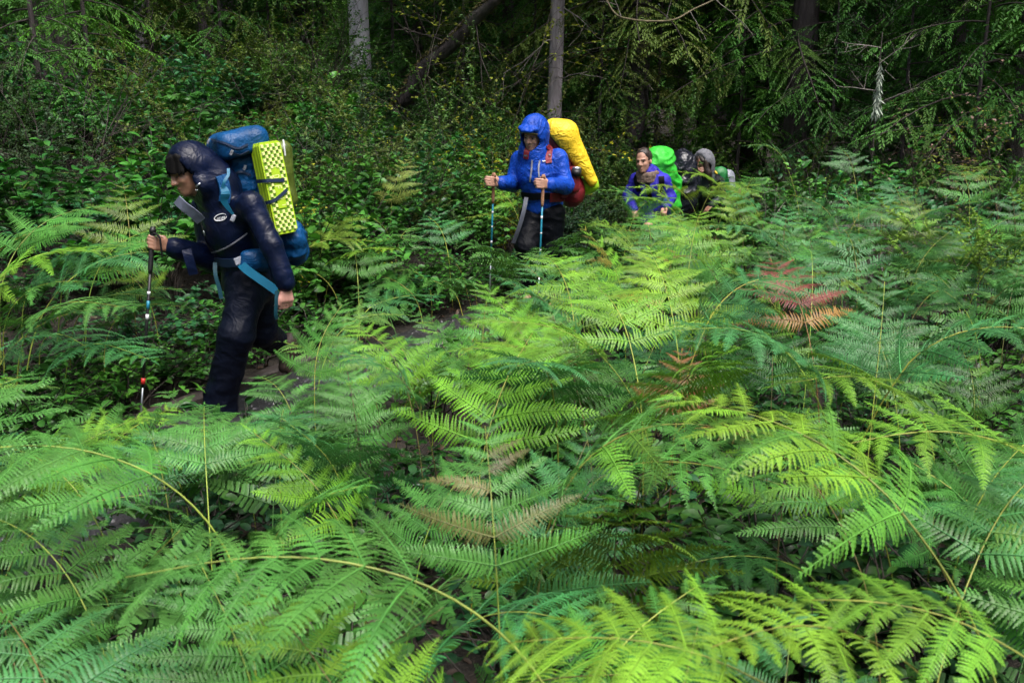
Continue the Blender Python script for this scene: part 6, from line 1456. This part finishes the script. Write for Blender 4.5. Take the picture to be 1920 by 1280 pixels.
# ---- fourth hiker: grey hood, long dark hair, hand at the mouth
def hiker_hooded():
    Yp = 13.2; base = A(1330, 440, Yp); gz = hz(base[0], base[1]); lo, hi = base + [-.6, -.6, -.1], base + [.6, .6, 1.8]; lo[2] = gz - .1; hi[2] = gz + 1.7
    root = empty('person', (base[0], base[1], gz + .02), 'hiker in a grey hood with long dark hair, hand raised to the mouth', 'person')
    fwd = np.array([-.7, -.7, 0]); left = np.array([.7, -.7, 0])
    pel, chest, neck = A(1336, 390, 13.3), A(1328, 350, 13.2), A(1324, 330, 13.15)
    Rs, Re, Rw = A(1310, 342, 13.3), A(1302, 365, 13.15), A(1309, 335, 13.0)
    Ls, Le, Lw = A(1346, 342, 13.05), A(1352, 372, 13.05), A(1335, 385, 12.95)
    Hc = A(1318, 308, 13.08); fdir = np.array([-.72, -.62, -.3]); ud = np.array([-.15, 0, 1.])
    F = Field(lo, hi, .0095); ax, L = head_field(F, Hc, fdir, ud, 1.06); F.cone(L(-.02, 0, -.06), neck, .05, .055, .03); F.cone(neck, chest, .08, .1, .04); F.cone(chest, pel, .1, .1, .04)
    for a, b, c in ((Ls, Le, Lw), (Rs, Re, Rw)):
        F.cone(chest + (a - chest) * .6, a, .05, .045, .03); F.cone(a, b, .042, .034, .02); F.cone(b, c, .033, .025, .015)
        d = unit(c - b); hand(F, c, c + d * .075, left, fwd * -1, (.25, .5, .4), thumb=[d + left * -.4, d])
    for sgn in (-1, 1): h = pel + left * .09 * sgn; k = h + np.array([0, -.05 * sgn, -.4]); e = h.copy(); e[2] = gz + .1; F.cone(h, k, .085, .06, .03); F.cone(k, e, .055, .04, .02); F.cone(e, e + fwd * .15 + [0, 0, -.05], .04, .03, .02)
    part('body', solid(F, 'hiker_body', M_skin_tan), root); face_parts(root, ax, L, hair=M_hair_brown, s=1.06)
    F = Field(Hc - .35, Hc + .3, .009); F.ell(L(-.02, 0, .045), [.106, .088, .105], ax, .01)
    for b in (-1, 1): F.cone(L(.03, b * .07, .05), L(.045, b * .085, -.1), .035, .04, .03); F.cone(L(.045, b * .085, -.1), L(.02, b * .09, -.26), .042, .03, .03)
    F.ell(L(.1, 0, -.03), [.07, .06, .1], ax, .012, 'cut'); part('hair', solid(F, 'hiker_hair', M_hair_brown, [(0.006, (45, 45, 12), True)], 2), root)
    F = Field(lo + [0, 0, .5], hi, .01); F.cone(neck, chest, .11, .15, .06, flat=(left, 1.15)); F.cone(chest, pel, .155, .155, .06)
    for a, b, c in ((Ls, Le, Lw), (Rs, Re, Rw)): F.cone(chest + (a - chest) * .7, a, .09, .08, .06); F.cone(a, b, .08, .07, .03); F.cone(b, c, .065, .05, .03)
    jk = solid(F, 'dark_green_jacket', M_darkgreen, [(0.008, (8, 8, 14), True)], 61); part('jacket', jk, root); bv = bvh_of(jk)
    F = Field(Hc - .3, Hc + .3, .009); F.ell(L(-.035, 0, .04), [.15, .13, .145], ax, .03); F.cone(L(-.06, 0, -.06), neck - fwd * .04, .1, .11, .05); F.ell(L(.0, 0, 0), [.13, .112, .125], ax, .012, 'cut'); F.ell(L(.1, 0, -.08), [.13, .11, .14], ax, .02, 'cut'); F.plane_cut(L(.06, 0, 0), ax[0] + ax[2] * .2)
    part('hood', solid(F, 'grey_hood', M_grey_knit, [(0.004, (15, 15, 15), True)], 5), root)
    F = Field(lo, hi, .012); F.ell(pel + [0, 0, -.06], [.16, .15, .14], None, .04); [F.cone(pel + left * .09 * q, (pel + left * .09 * q) * np.array([1, 1, 0]) + np.array([0, 0, gz + .12]), .11, .08, .04) for q in (-1, 1)]; part('trousers', solid(F, 'black_trousers', M_black_pants), root)
    for q in (-1, 1): c = (pel + left * .09 * q) * np.array([1, 1, 0]) + np.array([0, 0, gz + .1]); F = Field(c - .35, c + .3, .014); F.cone(c, c + [0, 0, -.05], .05, .05, .02); F.cone(c + [0, 0, -.05], c + fwd * .16 + [0, 0, -.06], .048, .04, .03); part('boot', solid(F, 'boot', M_boot), root)
    P, N = onto(bv, [(1341, 325)], .015); mb = MB(); tube(mb, [P[0] - N[0] * .008, P[0] + N[0] * .008], [.028, .028], 16); part('badge', mb.mesh('badge', M_badge), root)
    pr = empty('backpack', tuple(A(1352, 385, 13.3)), 'green backpack worn by the grey-hooded hiker', 'backpack', 'backpacks of the hikers')
    F = Field(A(1348, 345, 13.35) - .5, A(1348, 345, 13.35) + .5, .011); F.cone(A(1350, 326, 13.25), A(1352, 375, 13.35), .1, .13, .04); part('pack_body', solid(F, 'green_pack', M_packgreen, [(0.008, (8, 8, 14), True)], 63), pr)
    part('shoulder_strap', strap(bv, [(1344, 322), (1347, 335), (1345, 350)], .05, off=.012, thick=.014, name='shoulder_strap', mat=M_black_pants), pr)
    c = A(1366, 336, 13.45); F = Field(c - .4, c + .4, .011); F.cone(A(1365, 330, 13.45), A(1367, 350, 13.45), .085, .09, .02)
    sk = solid(F, 'grey_sack', M_greysack, [(0.006, (10, 10, 14), True)], 65); sr = empty('stuff_sack', tuple(A(1367, 365, 13.45)), 'pale grey stuff sack strapped behind the green backpack', 'stuff sack'); part('sack', sk, sr); part('strap', strap(bvh_of(sk), [(1358, 322), (1362, 335), (1363, 352)], .02, name='sack_strap', mat=M_blackp), sr)
hiker_hooded(); print('all hikers', time.time() - T0)
